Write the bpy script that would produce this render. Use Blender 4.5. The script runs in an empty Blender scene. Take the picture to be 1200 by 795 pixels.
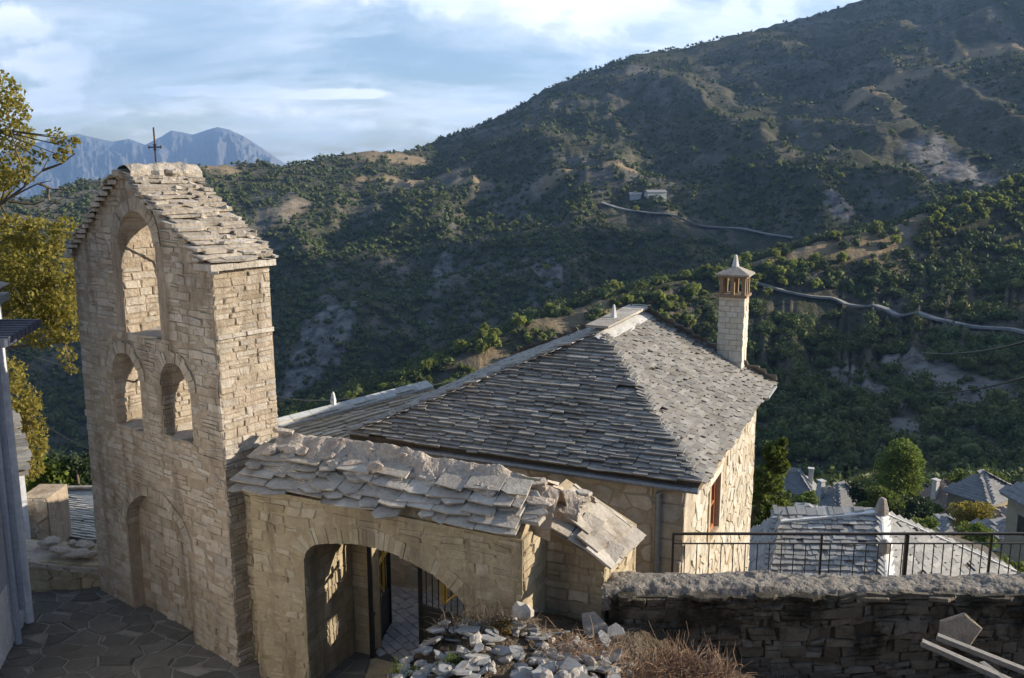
import bpy, math, random
import numpy as np
from mathutils import Vector, Matrix
from mathutils.geometry import tessellate_polygon
random.seed(7)
R = math.radians
scene = bpy.context.scene
col = scene.collection

# ------------------------------------------------------------ camera, sky, sun, exposure
PITCH = R(10.7); F = 1072.0; CZ = 6.5
cd = bpy.data.cameras.new('camera'); cam = bpy.data.objects.new('camera', cd); col.objects.link(cam)
cam.location = (0, 0, CZ); cam.rotation_euler = (R(90) - PITCH, 0, 0)
cd.sensor_width = 36; cd.lens = F / 1200 * 36; cd.clip_end = 40000; cd.clip_start = 0.05
scene.camera = cam

SUN_AZ, SUN_EL = 84.0, 18.0
w = bpy.data.worlds.new('World'); scene.world = w; w.use_nodes = True
nt = w.node_tree; N = nt.nodes; LK = nt.links; N.clear()
out = N.new('ShaderNodeOutputWorld'); bg = N.new('ShaderNodeBackground')
sky = N.new('ShaderNodeTexSky'); sky.sky_type = 'NISHITA'; sky.sun_disc = False
sky.sun_elevation = R(SUN_EL); sky.sun_rotation = R(SUN_AZ); sky.altitude = 900; sky.air_density = 1.0; sky.dust_density = 1.6; sky.ozone_density = 1.3
bg.inputs['Strength'].default_value = 0.095
# clouds as part of the sky: thin sheets + a few cumulus, laid out by direction on a plane overhead
tc = N.new('ShaderNodeTexCoord'); sep = N.new('ShaderNodeSeparateXYZ'); LK.new(tc.outputs['Generated'], sep.inputs[0])
def wm(op, a, b=None, c=None):
    n = N.new('ShaderNodeMath'); n.operation = op
    for i, q in enumerate((a, b, c)):
        if q is None: continue
        if isinstance(q, (int, float)): n.inputs[i].default_value = q
        else: LK.new(q, n.inputs[i])
    return n.outputs[0]
den = wm('ADD', wm('MAXIMUM', sep.outputs['Z'], 0.0), 0.24)
cx = wm('DIVIDE', sep.outputs['X'], den); cy = wm('DIVIDE', sep.outputs['Y'], den)
cmb = N.new('ShaderNodeCombineXYZ'); LK.new(cx, cmb.inputs[0]); LK.new(cy, cmb.inputs[1])
def wnoise(scale, detail, rough, off, dist=0.0):
    mp = N.new('ShaderNodeMapping'); mp.inputs['Location'].default_value = off; mp.inputs['Scale'].default_value = scale
    LK.new(cmb.outputs[0], mp.inputs[0])
    t = N.new('ShaderNodeTexNoise'); t.inputs['Scale'].default_value = 1; t.inputs['Detail'].default_value = detail
    t.inputs['Roughness'].default_value = rough; t.inputs['Distortion'].default_value = dist
    LK.new(mp.outputs[0], t.inputs['Vector']); return t.outputs['Fac']
def wramp(v, a, b):
    m = N.new('ShaderNodeMapRange'); m.interpolation_type = 'SMOOTHSTEP'; LK.new(v, m.inputs[0])
    m.inputs[1].default_value = a; m.inputs[2].default_value = b; return m.outputs[0]
sheet = wramp(wnoise((0.9, 1.3, 1), 9, 0.60, (3.3, 1.7, 0), 0.5), 0.38, 0.62)
puff = wramp(wnoise((2.2, 2.6, 1), 8, 0.58, (8.1, 4.4, 2), 0.3), 0.50, 0.64)
rightw = wramp(wm('DIVIDE', sep.outputs['X'], wm('MAXIMUM', sep.outputs['Y'], 0.05)), -0.35, 0.25)
front = wramp(sep.outputs['Y'], 0.15, 0.7)
ax_ = wm('DIVIDE', sep.outputs['X'], wm('MAXIMUM', sep.outputs['Y'], 0.05)); ez_ = wm('DIVIDE', sep.outputs['Z'], wm('MAXIMUM', sep.outputs['Y'], 0.05))
def blob(ca, ce, ra, re, amp):
    q = wm('ADD', wm('POWER', wm('DIVIDE', wm('SUBTRACT', ax_, ca), ra), 2), wm('POWER', wm('DIVIDE', wm('SUBTRACT', ez_, ce), re), 2))
    return wm('MULTIPLY', wm('MAXIMUM', wm('SUBTRACT', 1, q), 0), amp)
cum = blob(-.53, .145, .06, .03, 1.0)
for q_ in ((-.47, .105, .09, .03, .9), (-.50, .07, .06, .018, .8), (-.33, .078, .16, .008, .8), (-.20, .075, .10, .007, .9), (-.42, .12, .05, .02, .7), (.05, .17, .22, .05, .7), (.3, .2, .2, .06, .8)): cum = wm('MAXIMUM', cum, blob(*q_))
cn = N.new('ShaderNodeTexNoise'); cn.inputs['Scale'].default_value = 15; cn.inputs['Detail'].default_value = 8; cn.inputs['Roughness'].default_value = .6; LK.new(tc.outputs['Generated'], cn.inputs['Vector'])
cum = wramp(wm('ADD', wm('MULTIPLY', cum, .8), wm('MULTIPLY', cn.outputs['Fac'], 2.4)), 1.42, 1.95)
fac = wm('MULTIPLY', front, wm('MINIMUM', wm('ADD', wm('MULTIPLY', cum, .75), wm('ADD', wm('MULTIPLY', sheet, wm('ADD', 0.60, wm('MULTIPLY', rightw, 0.38))), wm('MULTIPLY', puff, 0.35))), 0.97))
shade = N.new('ShaderNodeMix'); shade.data_type = 'RGBA'
LK.new(wramp(wnoise((1.0, 1.6, 1), 6, 0.6, (1.2, 9.0, 5)), 0.35, 0.65), shade.inputs[0])
shade.inputs[6].default_value = (5.6, 6.6, 7.9, 1); shade.inputs[7].default_value = (9.8, 10.0, 10.2, 1)
mixc = N.new('ShaderNodeMix'); mixc.data_type = 'RGBA'
LK.new(fac, mixc.inputs[0]); LK.new(sky.outputs[0], mixc.inputs[6]); LK.new(shade.outputs[2], mixc.inputs[7])
LK.new(mixc.outputs[2], bg.inputs[0]); LK.new(bg.outputs[0], out.inputs[0])

sl = bpy.data.lights.new('sun', 'SUN'); sl.energy = 5.0; sl.angle = R(0.53); sl.color = (1.0, 0.89, 0.73)
so = bpy.data.objects.new('sun', sl); col.objects.link(so)
sdir = Vector((math.sin(R(SUN_AZ)) * math.cos(R(SUN_EL)), math.cos(R(SUN_AZ)) * math.cos(R(SUN_EL)), math.sin(R(SUN_EL))))
so.rotation_euler = sdir.to_track_quat('Z', 'Y').to_euler(); so.location = (30, 0, 40)
vs = scene.view_settings; vs.view_transform = 'Standard'; vs.look = 'None'; vs.gamma = 1; vs.use_curve_mapping = False
vs.exposure = 0.9
scene.cycles.max_bounces = 6; scene.cycles.volume_bounces = 0

# ------------------------------------------------------------ helpers
def ray(px, py):
    u = (px - 600) / F; v = (397.5 - py) / F
    return Vector((u, math.cos(PITCH) + v * math.sin(PITCH), -math.sin(PITCH) + v * math.cos(PITCH)))
def at(px, py, Y):
    r = ray(px, py); return Vector((0, 0, CZ)) + r * (Y / r.y)
def ratio(py):
    r = ray(600, py); return r.z / r.y

def tag(o, label=None, cat=None, group=None, kind=None):
    if label: o['label'] = label
    if cat: o['category'] = cat
    if group: o['group'] = group
    if kind: o['kind'] = kind
    return o
def empty(name, loc, label=None, cat=None, group=None):
    o = bpy.data.objects.new(name, None); col.objects.link(o); o.location = loc; o.empty_display_size = .2
    return tag(o, label, cat, group)
def wloc(o):
    p = Vector(o.location)
    while o.parent: o = o.parent; p = p + Vector(o.location)
    return p

class MB:
    def __init__(s): s.v = []; s.f = []
    def add(s, vs_, fs):
        b = len(s.v); s.v += [tuple(q) for q in vs_]; s.f += [tuple(i + b for i in f) for f in fs]
    def build(s, name, mat, parent=None, smooth=False, base=None):
        me = bpy.data.meshes.new(name)
        o = bpy.data.objects.new(name, me); col.objects.link(o)
        if parent is not None:
            o.parent = parent; off = wloc(parent)
        else:
            if base is None:
                a = np.array(s.v); base = ((a[:, 0].min() + a[:, 0].max()) / 2, (a[:, 1].min() + a[:, 1].max()) / 2, a[:, 2].min())
            off = Vector(base); o.location = off
        me.from_pydata([(a - off.x, b - off.y, c - off.z) for a, b, c in s.v], [], s.f)
        me.materials.append(mat)
        if smooth: me.polygons.foreach_set('use_smooth', [True] * len(me.polygons))
        me.update(); return o
    def box(s, x0, x1, y0, y1, z0, z1, f=None):
        f = f or (lambda a, b, c: (a, b, c))
        s.add([f(x, y, z) for x in (x0, x1) for y in (y0, y1) for z in (z0, z1)],
              [(0, 1, 3, 2), (4, 6, 7, 5), (0, 4, 5, 1), (2, 3, 7, 6), (0, 2, 6, 4), (1, 5, 7, 3)])
    def tube(s, pts, r, n=6):
        pts = [Vector(p) for p in pts]; rs = r if isinstance(r, (list, tuple)) else [r] * len(pts)
        V = []; Fc = []
        for i, p in enumerate(pts):
            d = (pts[min(i + 1, len(pts) - 1)] - pts[max(i - 1, 0)]).normalized()
            a = d.cross(Vector((0, 0, 1)) if abs(d.z) < .9 else Vector((1, 0, 0))).normalized(); b = d.cross(a)
            for k in range(n):
                t = 2 * math.pi * k / n; V.append(p + (a * math.cos(t) + b * math.sin(t)) * rs[i])
        for i in range(len(pts) - 1):
            for k in range(n):
                Fc.append((i * n + k, i * n + (k + 1) % n, (i + 1) * n + (k + 1) % n, (i + 1) * n + k))
        Fc.append(tuple(range(n))); Fc.append(tuple((len(pts) - 1) * n + k for k in range(n)))
        s.add(V, Fc)
    def bar(s, a, b, w_, h_):
        a = Vector(a); b = Vector(b); d = (b - a).normalized()
        x = d.cross(Vector((0, 0, 1)) if abs(d.z) < .95 else Vector((0, 1, 0))).normalized(); y = d.cross(x)
        s.add([p + x * sx * w_ / 2 + y * sy * h_ / 2 for p in (a, b) for sx, sy in ((-1, -1), (1, -1), (1, 1), (-1, 1))],
              [(0, 1, 2, 3), (4, 5, 6, 7), (0, 1, 5, 4), (1, 2, 6, 5), (2, 3, 7, 6), (3, 0, 4, 7)])

def frame(O, U, N_=None, W=None, taper=None):
    """local (u, v, n) -> world; U along, v up, n outward"""
    O = Vector(O); U = Vector((U[0], U[1], 0)).normalized(); Nn = Vector((U.y, -U.x, 0)) if N_ is None else Vector(N_)
    def f(u, v, n=0.0):
        if taper: c, k = taper; u = c + (u - c) * (1 - k * v)
        return O + U * u + Vector((0, 0, 1)) * v + Nn * n
    return f
def sub(f, u0, n0, rot):
    """frame turned within the local plan: rot=+1 looks along -n as its u axis (a side wall)"""
    if rot > 0: return lambda u, v, n=0.0: f(u0 + n, v, n0 - u)       # right-hand side face, u runs backwards
    return lambda u, v, n=0.0: f(u0 - n, v, n0 - u)                    # left-hand side face

def extrude(mb, f, outer, holes, n0, n1):
    polys = [[Vector((a, b, 0)) for a, b in outer]] + [[Vector((a, b, 0)) for a, b in h] for h in holes]
    flat = [q for p in polys for q in p]; tri = tessellate_polygon(polys); n = len(flat)
    V = [f(q.x, q.y, n1) for q in flat] + [f(q.x, q.y, n0) for q in flat]
    Fc = [tuple(t) for t in tri] + [tuple(i + n for i in reversed(t)) for t in tri]
    b = 0
    for p in polys:
        m = len(p)
        for i in range(m): j = (i + 1) % m; Fc.append((b + i, b + j, b + j + n, b + i + n))
        b += m
    mb.add(V, Fc)
def inside(poly, x, y):
    c = False; n = len(poly)
    for i in range(n):
        x1, y1 = poly[i]; x2, y2 = poly[(i + 1) % n]
        if (y1 > y) != (y2 > y) and x < (x2 - x1) * (y - y1) / (y2 - y1 + 1e-12) + x1: c = not c
    return c
def arch(u0, u1, v0, vs_, rise, n=12):
    c = (u0 + u1) / 2; a = (u1 - u0) / 2
    return [(u0, v0), (u0, vs_)] + [(c - a * math.cos(math.pi * k / n), vs_ + rise * math.sin(math.pi * k / n)) for k in range(1, n)] + [(u1, vs_), (u1, v0)]

def stone(mb, f, poly, relief, back=-0.03, bevel=0.012, rnd=random):
    """one dressed stone: polygon in (u, v), front face smaller than its root"""
    cx_ = sum(p[0] for p in poly) / len(poly); cy_ = sum(p[1] for p in poly) / len(poly)
    n = len(poly); V = []
    for a, b in poly: V.append(f(a, b, back))
    for a, b in poly:
        V.append(f(a, b, max(0.001, relief * .55)))
    tl = rnd.uniform(-.022, .022); tu = rnd.uniform(-.02, .02)
    for a, b in poly:
        d = math.hypot(a - cx_, b - cy_) + 1e-6; k = 1 - bevel * rnd.uniform(.8, 1.6) / d
        V.append(f(cx_ + (a - cx_) * k, cy_ + (b - cy_) * k, relief + (a - cx_) * tl * 3 + (b - cy_) * tu * 5 + rnd.uniform(-.004, .004)))
    Fc = []
    for r in range(2):
        for i in range(n): j = (i + 1) % n; Fc.append((r * n + i, r * n + j, (r + 1) * n + j, (r + 1) * n + i))
    Fc.append(tuple(2 * n + i for i in range(n)))
    mb.add(V, Fc)

def sn(x, y, s=0):
    return (math.sin(x * 1.7 + s) + math.sin(y * 2.3 + s * 1.3 + x * .7) + math.sin((x + y) * 3.9 + s * 2.1) * .6) / 2.6
def courses(mb, f, W, H, free, hr=(.07, .13), wr=(.14, .42), gap=.008, relief=(.006, .03), warp=.02, jit=.012, u0=0., v0=0., seed=1, skip=.0, split=.25):
    rnd = random.Random(seed); v = v0
    while v < v0 + H - .03:
        h = min(rnd.uniform(*hr), v0 + H - v); step = .03
        free_u = []; u = u0; st = None
        while u <= u0 + W + 1e-6:
            ok = all(free(u, q) for q in (v + .008, v + h / 2, v + h - .008))
            if ok and st is None: st = u
            if (not ok) and st is not None: free_u.append((st, u - step)); st = None
            u += step
        if st is not None: free_u.append((st, u0 + W))
        for a, b in free_u:
            x = a
            while x < b - .03:
                ww = rnd.uniform(*wr)
                if b - (x + ww) < wr[0] * .6: ww = b - x
                x1 = min(x + ww, b); hh = h
                P = [(x + gap, v + gap * .7), (x1 - gap, v + gap * .7), (x1 - gap, v + hh - gap * .7), (x + gap, v + hh - gap * .7)]
                if rnd.random() < .5: P.insert(1, ((x + x1) / 2 + rnd.uniform(-.04, .04), v + gap * .7))
                P = [(p + rnd.uniform(-jit, jit) + warp * sn(p * 1.3, q * 1.1, seed), q + rnd.uniform(-jit, jit) * .7 + warp * 1.4 * sn(p * .9, q * .8, seed + 4)) for p, q in P]
                if rnd.random() >= skip:
                    if h > hr[0] * 1.4 and rnd.random() < split:
                        k = rnd.uniform(.35, .65); L_, R_ = P[0], P[-2]; P4 = [P[0], P[-3], P[-2], P[-1]]
                        mL = (P4[0][0] * (1 - k) + P4[3][0] * k, P4[0][1] * (1 - k) + P4[3][1] * k); mR = (P4[1][0] * (1 - k) + P4[2][0] * k, P4[1][1] * (1 - k) + P4[2][1] * k); g2 = gap * .7
                        stone(mb, f, [P4[0], P4[1], (mR[0], mR[1] - g2), (mL[0], mL[1] - g2)], rnd.uniform(*relief), rnd=rnd); stone(mb, f, [(mL[0], mL[1] + g2), (mR[0], mR[1] + g2), P4[2], P4[3]], rnd.uniform(*relief), rnd=rnd)
                    else: stone(mb, f, P, rnd.uniform(*relief), rnd=rnd)
                x = x1
        v += h
def voron(mb, f, W, H, free, cs=.3, asp=1.3, gap=.012, relief=(.006, .02), u0=0., v0=0., seed=1, bevel=.012, skip=0., fill=.5):
    rnd = random.Random(seed); nx = int(W / (cs * asp)) + 2; ny = int(H / cs) + 2; S = {}
    for j in range(-1, ny):
        for i in range(-1, nx):
            S[i, j] = (u0 + (i + .5 + (j % 2) * .5 + rnd.uniform(-.42, .42)) * cs * asp, v0 + (j + .5 + rnd.uniform(-.40, .40)) * cs)
    for (i, j), (sx, sy) in S.items():
        P = [(u0, v0), (u0 + W, v0), (u0 + W, v0 + H), (u0, v0 + H)]
        for di in (-2, -1, 0, 1, 2):
            for dj in (-2, -1, 0, 1, 2):
                q = S.get((i + di, j + dj))
                if not q or (di == 0 and dj == 0): continue
                nx_, ny_ = (q[0] - sx) / asp, (q[1] - sy) * asp; mx, my = (q[0] + sx) / 2, (q[1] + sy) / 2
                L = math.hypot(nx_, ny_); nx_ /= L; ny_ /= L; c = nx_ * mx + ny_ * my - gap
                Q = []
                for k in range(len(P)):
                    a = P[k]; b = P[(k + 1) % len(P)]; da = nx_ * a[0] + ny_ * a[1] - c; db = nx_ * b[0] + ny_ * b[1] - c
                    if da <= 0: Q.append(a)
                    if (da < 0) != (db < 0):
                        t = da / (da - db); Q.append((a[0] + t * (b[0] - a[0]), a[1] + t * (b[1] - a[1])))
                P = Q
                if len(P) < 3: break
            if len(P) < 3: break
        if len(P) < 3: continue
        cxx = sum(p[0] for p in P) / len(P); cyy = sum(p[1] for p in P) / len(P)
        if not free(cxx, cyy): continue
        good = []
        for a, b in P:
            k = 1.0
            while k > .25 and not free(cxx + (a - cxx) * k, cyy + (b - cyy) * k): k -= .08
            good.append((cxx + (a - cxx) * k, cyy + (b - cyy) * k))
        ar = abs(sum(good[k][0] * good[(k + 1) % len(good)][1] - good[(k + 1) % len(good)][0] * good[k][1] for k in range(len(good)))) / 2
        if ar < cs * cs * .08 or rnd.random() < skip: continue
        stone(mb, f, good, rnd.uniform(*relief), bevel=bevel, rnd=rnd)
def ring(mb, f, pts, wd, n0, n1, seed=3, size=.09, gap=.003):
    """voussoirs following a polyline of the intrados"""
    rnd = random.Random(seed); d = [0]
    for a, b in zip(pts, pts[1:]): d.append(d[-1] + math.hypot(b[0] - a[0], b[1] - a[1]))
    def P(s):
        s = max(0, min(d[-1] - 1e-6, s))
        for k in range(len(pts) - 1):
            if d[k + 1] >= s:
                t = (s - d[k]) / (d[k + 1] - d[k]); a, b = pts[k], pts[k + 1]
                return (a[0] + t * (b[0] - a[0]), a[1] + t * (b[1] - a[1]))
    def nrm(s):
        a = P(s - .08); b = P(s + .08); x, y = b[0] - a[0], b[1] - a[1]; L = math.hypot(x, y) or 1
        return (-y / L, x / L)
    s = 0.
    while s < d[-1] - .02:
        e = min(s + rnd.uniform(size * .7, size * 1.3), d[-1]); w1 = wd * rnd.uniform(.85, 1.15)
        a, b = P(s + gap), P(e - gap); na, nb = nrm(s + gap), nrm(e - gap)
        q = [a, b, (b[0] + nb[0] * w1, b[1] + nb[1] * w1), (a[0] + na[0] * w1, a[1] + na[1] * w1)]
        rr = rnd.uniform(0, .015); e0 = rnd.uniform(0, .012)
        q[0] = (q[0][0] - na[0] * e0, q[0][1] - na[1] * e0); q[1] = (q[1][0] - nb[0] * e0, q[1][1] - nb[1] * e0)
        V = [f(x, y, n0 - .004) for x, y in q] + [f(x, y, n1 + rr) for x, y in q]
        mb.add(V, [(3, 2, 1, 0), (4, 5, 6, 7)] + [(k, (k + 1) % 4, (k + 1) % 4 + 4, k + 4) for k in range(4)])
        s = e
def rock(mb, c, sz, seed, rot=0., flat=False, tilt=(0, 0)):
    rnd = random.Random(seed); V = []; n = rnd.choice((5, 6, 7)) if flat else 7
    M = Matrix.Rotation(rot, 3, 'Z') @ Matrix.Rotation(tilt[0], 3, 'X') @ Matrix.Rotation(tilt[1], 3, 'Y')
    rad = [rnd.uniform(.72, 1.05) for _ in range(n)]; ang = [2 * math.pi * (k + rnd.uniform(-.3, .3)) / n for k in range(n)]
    lay = ((-.5, .93), (-.3, 1.), (.3, 1.), (.5, .92)) if flat else ((-.5, .55), (-.2, .98), (.2, .95), (.5, .5))
    for z, k in lay:
        for i in range(n):
            kk = k * rad[i] * rnd.uniform(.95, 1.05)
            V.append(Vector(c) + M @ Vector((math.cos(ang[i]) * kk * sz[0] / 2, math.sin(ang[i]) * kk * sz[1] / 2, z * sz[2] + (0 if flat else rnd.uniform(-.12, .12) * sz[2]))))
    Fc = [tuple(reversed(range(n))), tuple(3 * n + i for i in range(n))]
    for r in range(3):
        for i in range(n): Fc.append((r * n + i, r * n + (i + 1) % n, (r + 1) * n + (i + 1) % n, (r + 1) * n + i))
    mb.add(V, Fc)

def slates(mb, A, E, S, ext, expo, wr, th, length=None, jit=.03, seed=5, lift=.0, ragged=.02, miss=0., tk=1.15):
    """A origin on the eave line, E unit vector along eave, S unit vector up the slope; ext(v)->(umin,umax) or None"""
    rnd = random.Random(seed); A = Vector(A); E = Vector(E); S = Vector(S); Nn = E.cross(S).normalized()
    if Nn.z < 0: Nn = -Nn
    v = 0.
    while True:
        r = ext(v)
        if r is None: break
        u, u1 = r; u -= rnd.uniform(0, wr[0] * .6)
        while u < u1 - .02:
            w_ = min(rnd.uniform(*wr), max(u1 - u + rnd.uniform(0, .03), .04)); L = (length or expo * 2.1) * rnd.uniform(.9, 1.15); t = th * rnd.uniform(.6, 1.35)
            v0 = v + rnd.uniform(-ragged, ragged); g = rnd.uniform(.001, .008)
            tilt = (th * tk) / expo; t2 = rnd.uniform(-.5, .5) * th / max(w_, .1) * .5
            pts = [(u + g, v0 + rnd.uniform(-jit, jit) * .6), (u + w_ - g, v0 + rnd.uniform(-jit, jit) * .6), (u + w_ - g + rnd.uniform(-jit, 0) * .5, v0 + L), (u + g, v0 + L)]
            if rnd.random() < .45: pts.insert(1, (u + w_ * rnd.uniform(.3, .7), v0 - rnd.uniform(0, jit)))
            if rnd.random() >= miss:
                V = []
                base = lift + th * 1.6 * (1 + (tk - 1.15) * .9)
                for top in (0, 1):
                    for a, b in pts:
                        h = base - (b - v0) * tilt * .92 + (a - u - w_ / 2) * t2 + (t if top else 0)
                        V.append(A + E * a + S * b + Nn * max(h, .002 if not top else .006))
                n = len(pts)
                mb.add(V, [tuple(reversed(range(n))), tuple(range(n, 2 * n))] + [(i, (i + 1) % n, (i + 1) % n + n, i + n) for i in range(n)])
            u += w_
        v += expo * rnd.uniform(.88, 1.12)

# ------------------------------------------------------------ materials
def mat(name, cols, rnd_amt=1.0, nscale=3., stain=.35, bump=.3, bscale=30., rough=.9, stain_col=None, spec=.25, bdist=.01, fine=.25, metal=0., stain2=None, stain_thr=(.52, .7)):
    m = bpy.data.materials.new(name); m.use_nodes = True; t = m.node_tree; n = t.nodes; l = t.links
    b = n['Principled BSDF']; b.inputs['Roughness'].default_value = rough; b.inputs['Specular IOR Level'].default_value = spec; b.inputs['Metallic'].default_value = metal
    geo = n.new('ShaderNodeNewGeometry'); tcn = n.new('ShaderNodeTexCoord')
    def noise(s, d=5, r=.6, src=None):
        k = n.new('ShaderNodeTexNoise'); k.inputs['Scale'].default_value = s; k.inputs['Detail'].default_value = d; k.inputs['Roughness'].default_value = r
        l.new(tcn.outputs['Object'], k.inputs['Vector']); return k.outputs['Fac']
    ramp = n.new('ShaderNodeValToRGB'); ramp.color_ramp.interpolation = 'LINEAR'
    while len(ramp.color_ramp.elements) < len(cols): ramp.color_ramp.elements.new(.5)
    for i, c in enumerate(cols):
        e = ramp.color_ramp.elements[i]; e.position = i / max(1, len(cols) - 1); e.color = (*c, 1)
    a = n.new('ShaderNodeMix'); a.data_type = 'FLOAT'; a.inputs[0].default_value = 1 - rnd_amt
    l.new(geo.outputs['Random Per Island'], a.inputs[2])
    mr = n.new('ShaderNodeMapRange'); l.new(noise(nscale, 6), mr.inputs[0]); mr.inputs[1].default_value = .3; mr.inputs[2].default_value = .7
    l.new(mr.outputs[0], a.inputs[3]); l.new(a.outputs[0], ramp.inputs[0])
    c = ramp.outputs[0]
    def mixc_(fac, c1, c2, mode='MIX'):
        k = n.new('ShaderNodeMix'); k.data_type = 'RGBA'; k.blend_type = mode
        if isinstance(fac, float): k.inputs[0].default_value = fac
        else: l.new(fac, k.inputs[0])
        l.new(c1, k.inputs[6])
        if isinstance(c2, tuple): k.inputs[7].default_value = (*c2, 1)
        else: l.new(c2, k.inputs[7])
        return k.outputs[2]
    # mottling
    mm = n.new('ShaderNodeMapRange'); l.new(noise(nscale * 6, 8, .7), mm.inputs[0]); mm.inputs[1].default_value = .25; mm.inputs[2].default_value = .75; mm.inputs[3].default_value = 1 - fine; mm.inputs[4].default_value = 1 + fine
    mu = n.new('ShaderNodeVectorMath'); mu.operation = 'SCALE'; l.new(c, mu.inputs[0]); l.new(mm.outputs[0], mu.inputs['Scale']); c = mu.outputs[0]
    def stainmask(s, thr, amt):
        sm = n.new('ShaderNodeMapRange'); sm.interpolation_type = 'SMOOTHSTEP'; l.new(noise(s, 9, .68), sm.inputs[0]); sm.inputs[1].default_value = thr[0]; sm.inputs[2].default_value = thr[1]
        sm.inputs[4].default_value = amt; return sm.outputs[0]
    if stain_col: c = mixc_(stainmask(nscale * .9, stain_thr, stain), c, stain_col)
    if stain2: c = mixc_(stainmask(nscale * 4, (.56, .68), .8), c, stain2)
    if name in STREAK:      # rain streaks and soot: long vertical wear marks
        mpn = n.new('ShaderNodeMapping'); mpn.inputs['Scale'].default_value = (3.2, 3.2, .45); l.new(tcn.outputs['Object'], mpn.inputs[0])
        sk = n.new('ShaderNodeTexNoise'); sk.inputs['Scale'].default_value = 1; sk.inputs['Detail'].default_value = 7; sk.inputs['Roughness'].default_value = .62; l.new(mpn.outputs[0], sk.inputs['Vector'])
        sr_ = n.new('ShaderNodeMapRange'); sr_.interpolation_type = 'SMOOTHSTEP'; l.new(sk.outputs['Fac'], sr_.inputs[0]); sr_.inputs[1].default_value = .48; sr_.inputs[2].default_value = .66; sr_.inputs[4].default_value = STREAK[name]
        c = mixc_(sr_.outputs[0], c, (.15, .115, .08))
    l.new(c, b.inputs['Base Color'])
    if bump:
        k = n.new('ShaderNodeMath'); k.operation = 'MULTIPLY_ADD'; l.new(noise(bscale, 8, .7), k.inputs[0]); k.inputs[1].default_value = .6
        l.new(noise(bscale * .25, 4), k.inputs[2])
        bp = n.new('ShaderNodeBump'); bp.inputs['Strength'].default_value = bump; bp.inputs['Distance'].default_value = bdist
        l.new(k.outputs[0], bp.inputs['Height']); l.new(bp.outputs[0], b.inputs['Normal'])
    return m
M = {}
STREAK = {'tower_stone': .55, 'tower_mortar': .6, 'gate_stone': .5, 'gate_mortar': .5, 'house_stone': .25, 'roof_slate': .2}
M['tstone'] = mat('tower_stone', [(.36, .295, .22), (.46, .395, .31), (.41, .34, .26), (.52, .46, .38), (.38, .34, .29)], nscale=1.2, stain=.5, stain_col=(.20, .15, .10), bump=1., bscale=22, bdist=.03, stain2=(.23, .175, .125))
M['tmortar'] = mat('tower_mortar', [(.29, .23, .165), (.41, .335, .255)], rnd_amt=0, nscale=2, stain=.6, stain_col=(.18, .13, .09), bump=1., bscale=18, bdist=.03)
M['gstone'] = mat('gate_stone', [(.35, .28, .18), (.46, .385, .26), (.39, .315, .20), (.54, .47, .35)], nscale=1.4, stain=.45, stain_col=(.27, .19, .10), bump=.8, bscale=26, bdist=.02)
M['gmortar'] = mat('gate_mortar', [(.38, .30, .19), (.47, .39, .26)], rnd_amt=0, nscale=2, stain=.5, stain_col=(.26, .18, .10), bump=1., bscale=20, bdist=.025)
M['hstone'] = mat('house_stone', [(.48, .42, .32), (.57, .52, .43), (.43, .39, .32), (.63, .585, .50), (.46, .37, .25)], nscale=1.4, stain=.5, stain_col=(.40, .29, .16), bump=.9, bscale=18, bdist=.02)
M['hmortar'] = mat('house_mortar', [(.36, .30, .21), (.44, .38, .28)], rnd_amt=0, nscale=2, stain=.5, stain_col=(.36, .25, .13), bump=.8, bscale=24, bdist=.015)
M['slate'] = mat('roof_slate', [(.19, .18, .165), (.31, .295, .27), (.23, .215, .195), (.39, .37, .335), (.27, .245, .205)], nscale=1.1, stain=.6, stain_col=(.13, .118, .095), bump=.6, bscale=30, bdist=.01, rough=.75, stain2=(.38, .36, .31))
M['wslate'] = mat('pale_slate', [(.27, .265, .255), (.42, .41, .39), (.33, .325, .31), (.50, .49, .46)], nscale=1., stain=.4, stain_col=(.33, .34, .34), bump=.5, bscale=20, rough=.8)
M['gslate'] = mat('weathered_slab', [(.38, .335, .275), (.48, .43, .36), (.35, .31, .265), (.55, .50, .43)], nscale=1.6, stain=.6, stain_col=(.17, .14, .11), bump=1., bscale=22, bdist=.02, stain2=(.24, .19, .14))
M['tslate'] = mat('tower_slab', [(.42, .37, .31), (.52, .47, .40), (.38, .34, .29), (.58, .53, .46)], nscale=1.6, stain=.6, stain_col=(.20, .15, .11), bump=1.2, bscale=20, bdist=.025, stain2=(.25, .18, .12))
M['under'] = mat('roof_bed', [(.07, .063, .052), (.12, .105, .085)], rnd_amt=0, bump=.6)
M['cement'] = mat('ridge_mortar', [(.42, .34, .27), (.52, .44, .36), (.42, .38, .33)], rnd_amt=0, nscale=3, stain=.6, stain_col=(.24, .17, .14), bump=1.4, bscale=14, bdist=.05, stain2=(.17, .13, .11))
M['wcement'] = mat('pale_mortar', [(.40, .40, .39), (.54, .53, .51)], rnd_amt=0, nscale=3, stain=.3, stain_col=(.4, .4, .39), bump=.6, bscale=14)
M['moss'] = mat('old_wall_stone', [(.12, .10, .072), (.21, .18, .135), (.15, .125, .095), (.29, .26, .215)], nscale=.9, stain=.95, stain_col=(.022, .018, .012), bump=1.2, bscale=22, bdist=.03, stain_thr=(.46, .60))
M['mossbed'] = mat('old_wall_bed', [(.05, .043, .03), (.085, .072, .05)], rnd_amt=0, bump=1., bscale=20, bdist=.02)
M['lichen'] = mat('coping_lichen', [(.20, .175, .145), (.33, .295, .255), (.26, .23, .195)], rnd_amt=0, nscale=5, stain=.7, stain_col=(.12, .10, .075), bump=1.6, bscale=16, bdist=.06, stain2=(.15, .12, .09), fine=.5)
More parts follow.
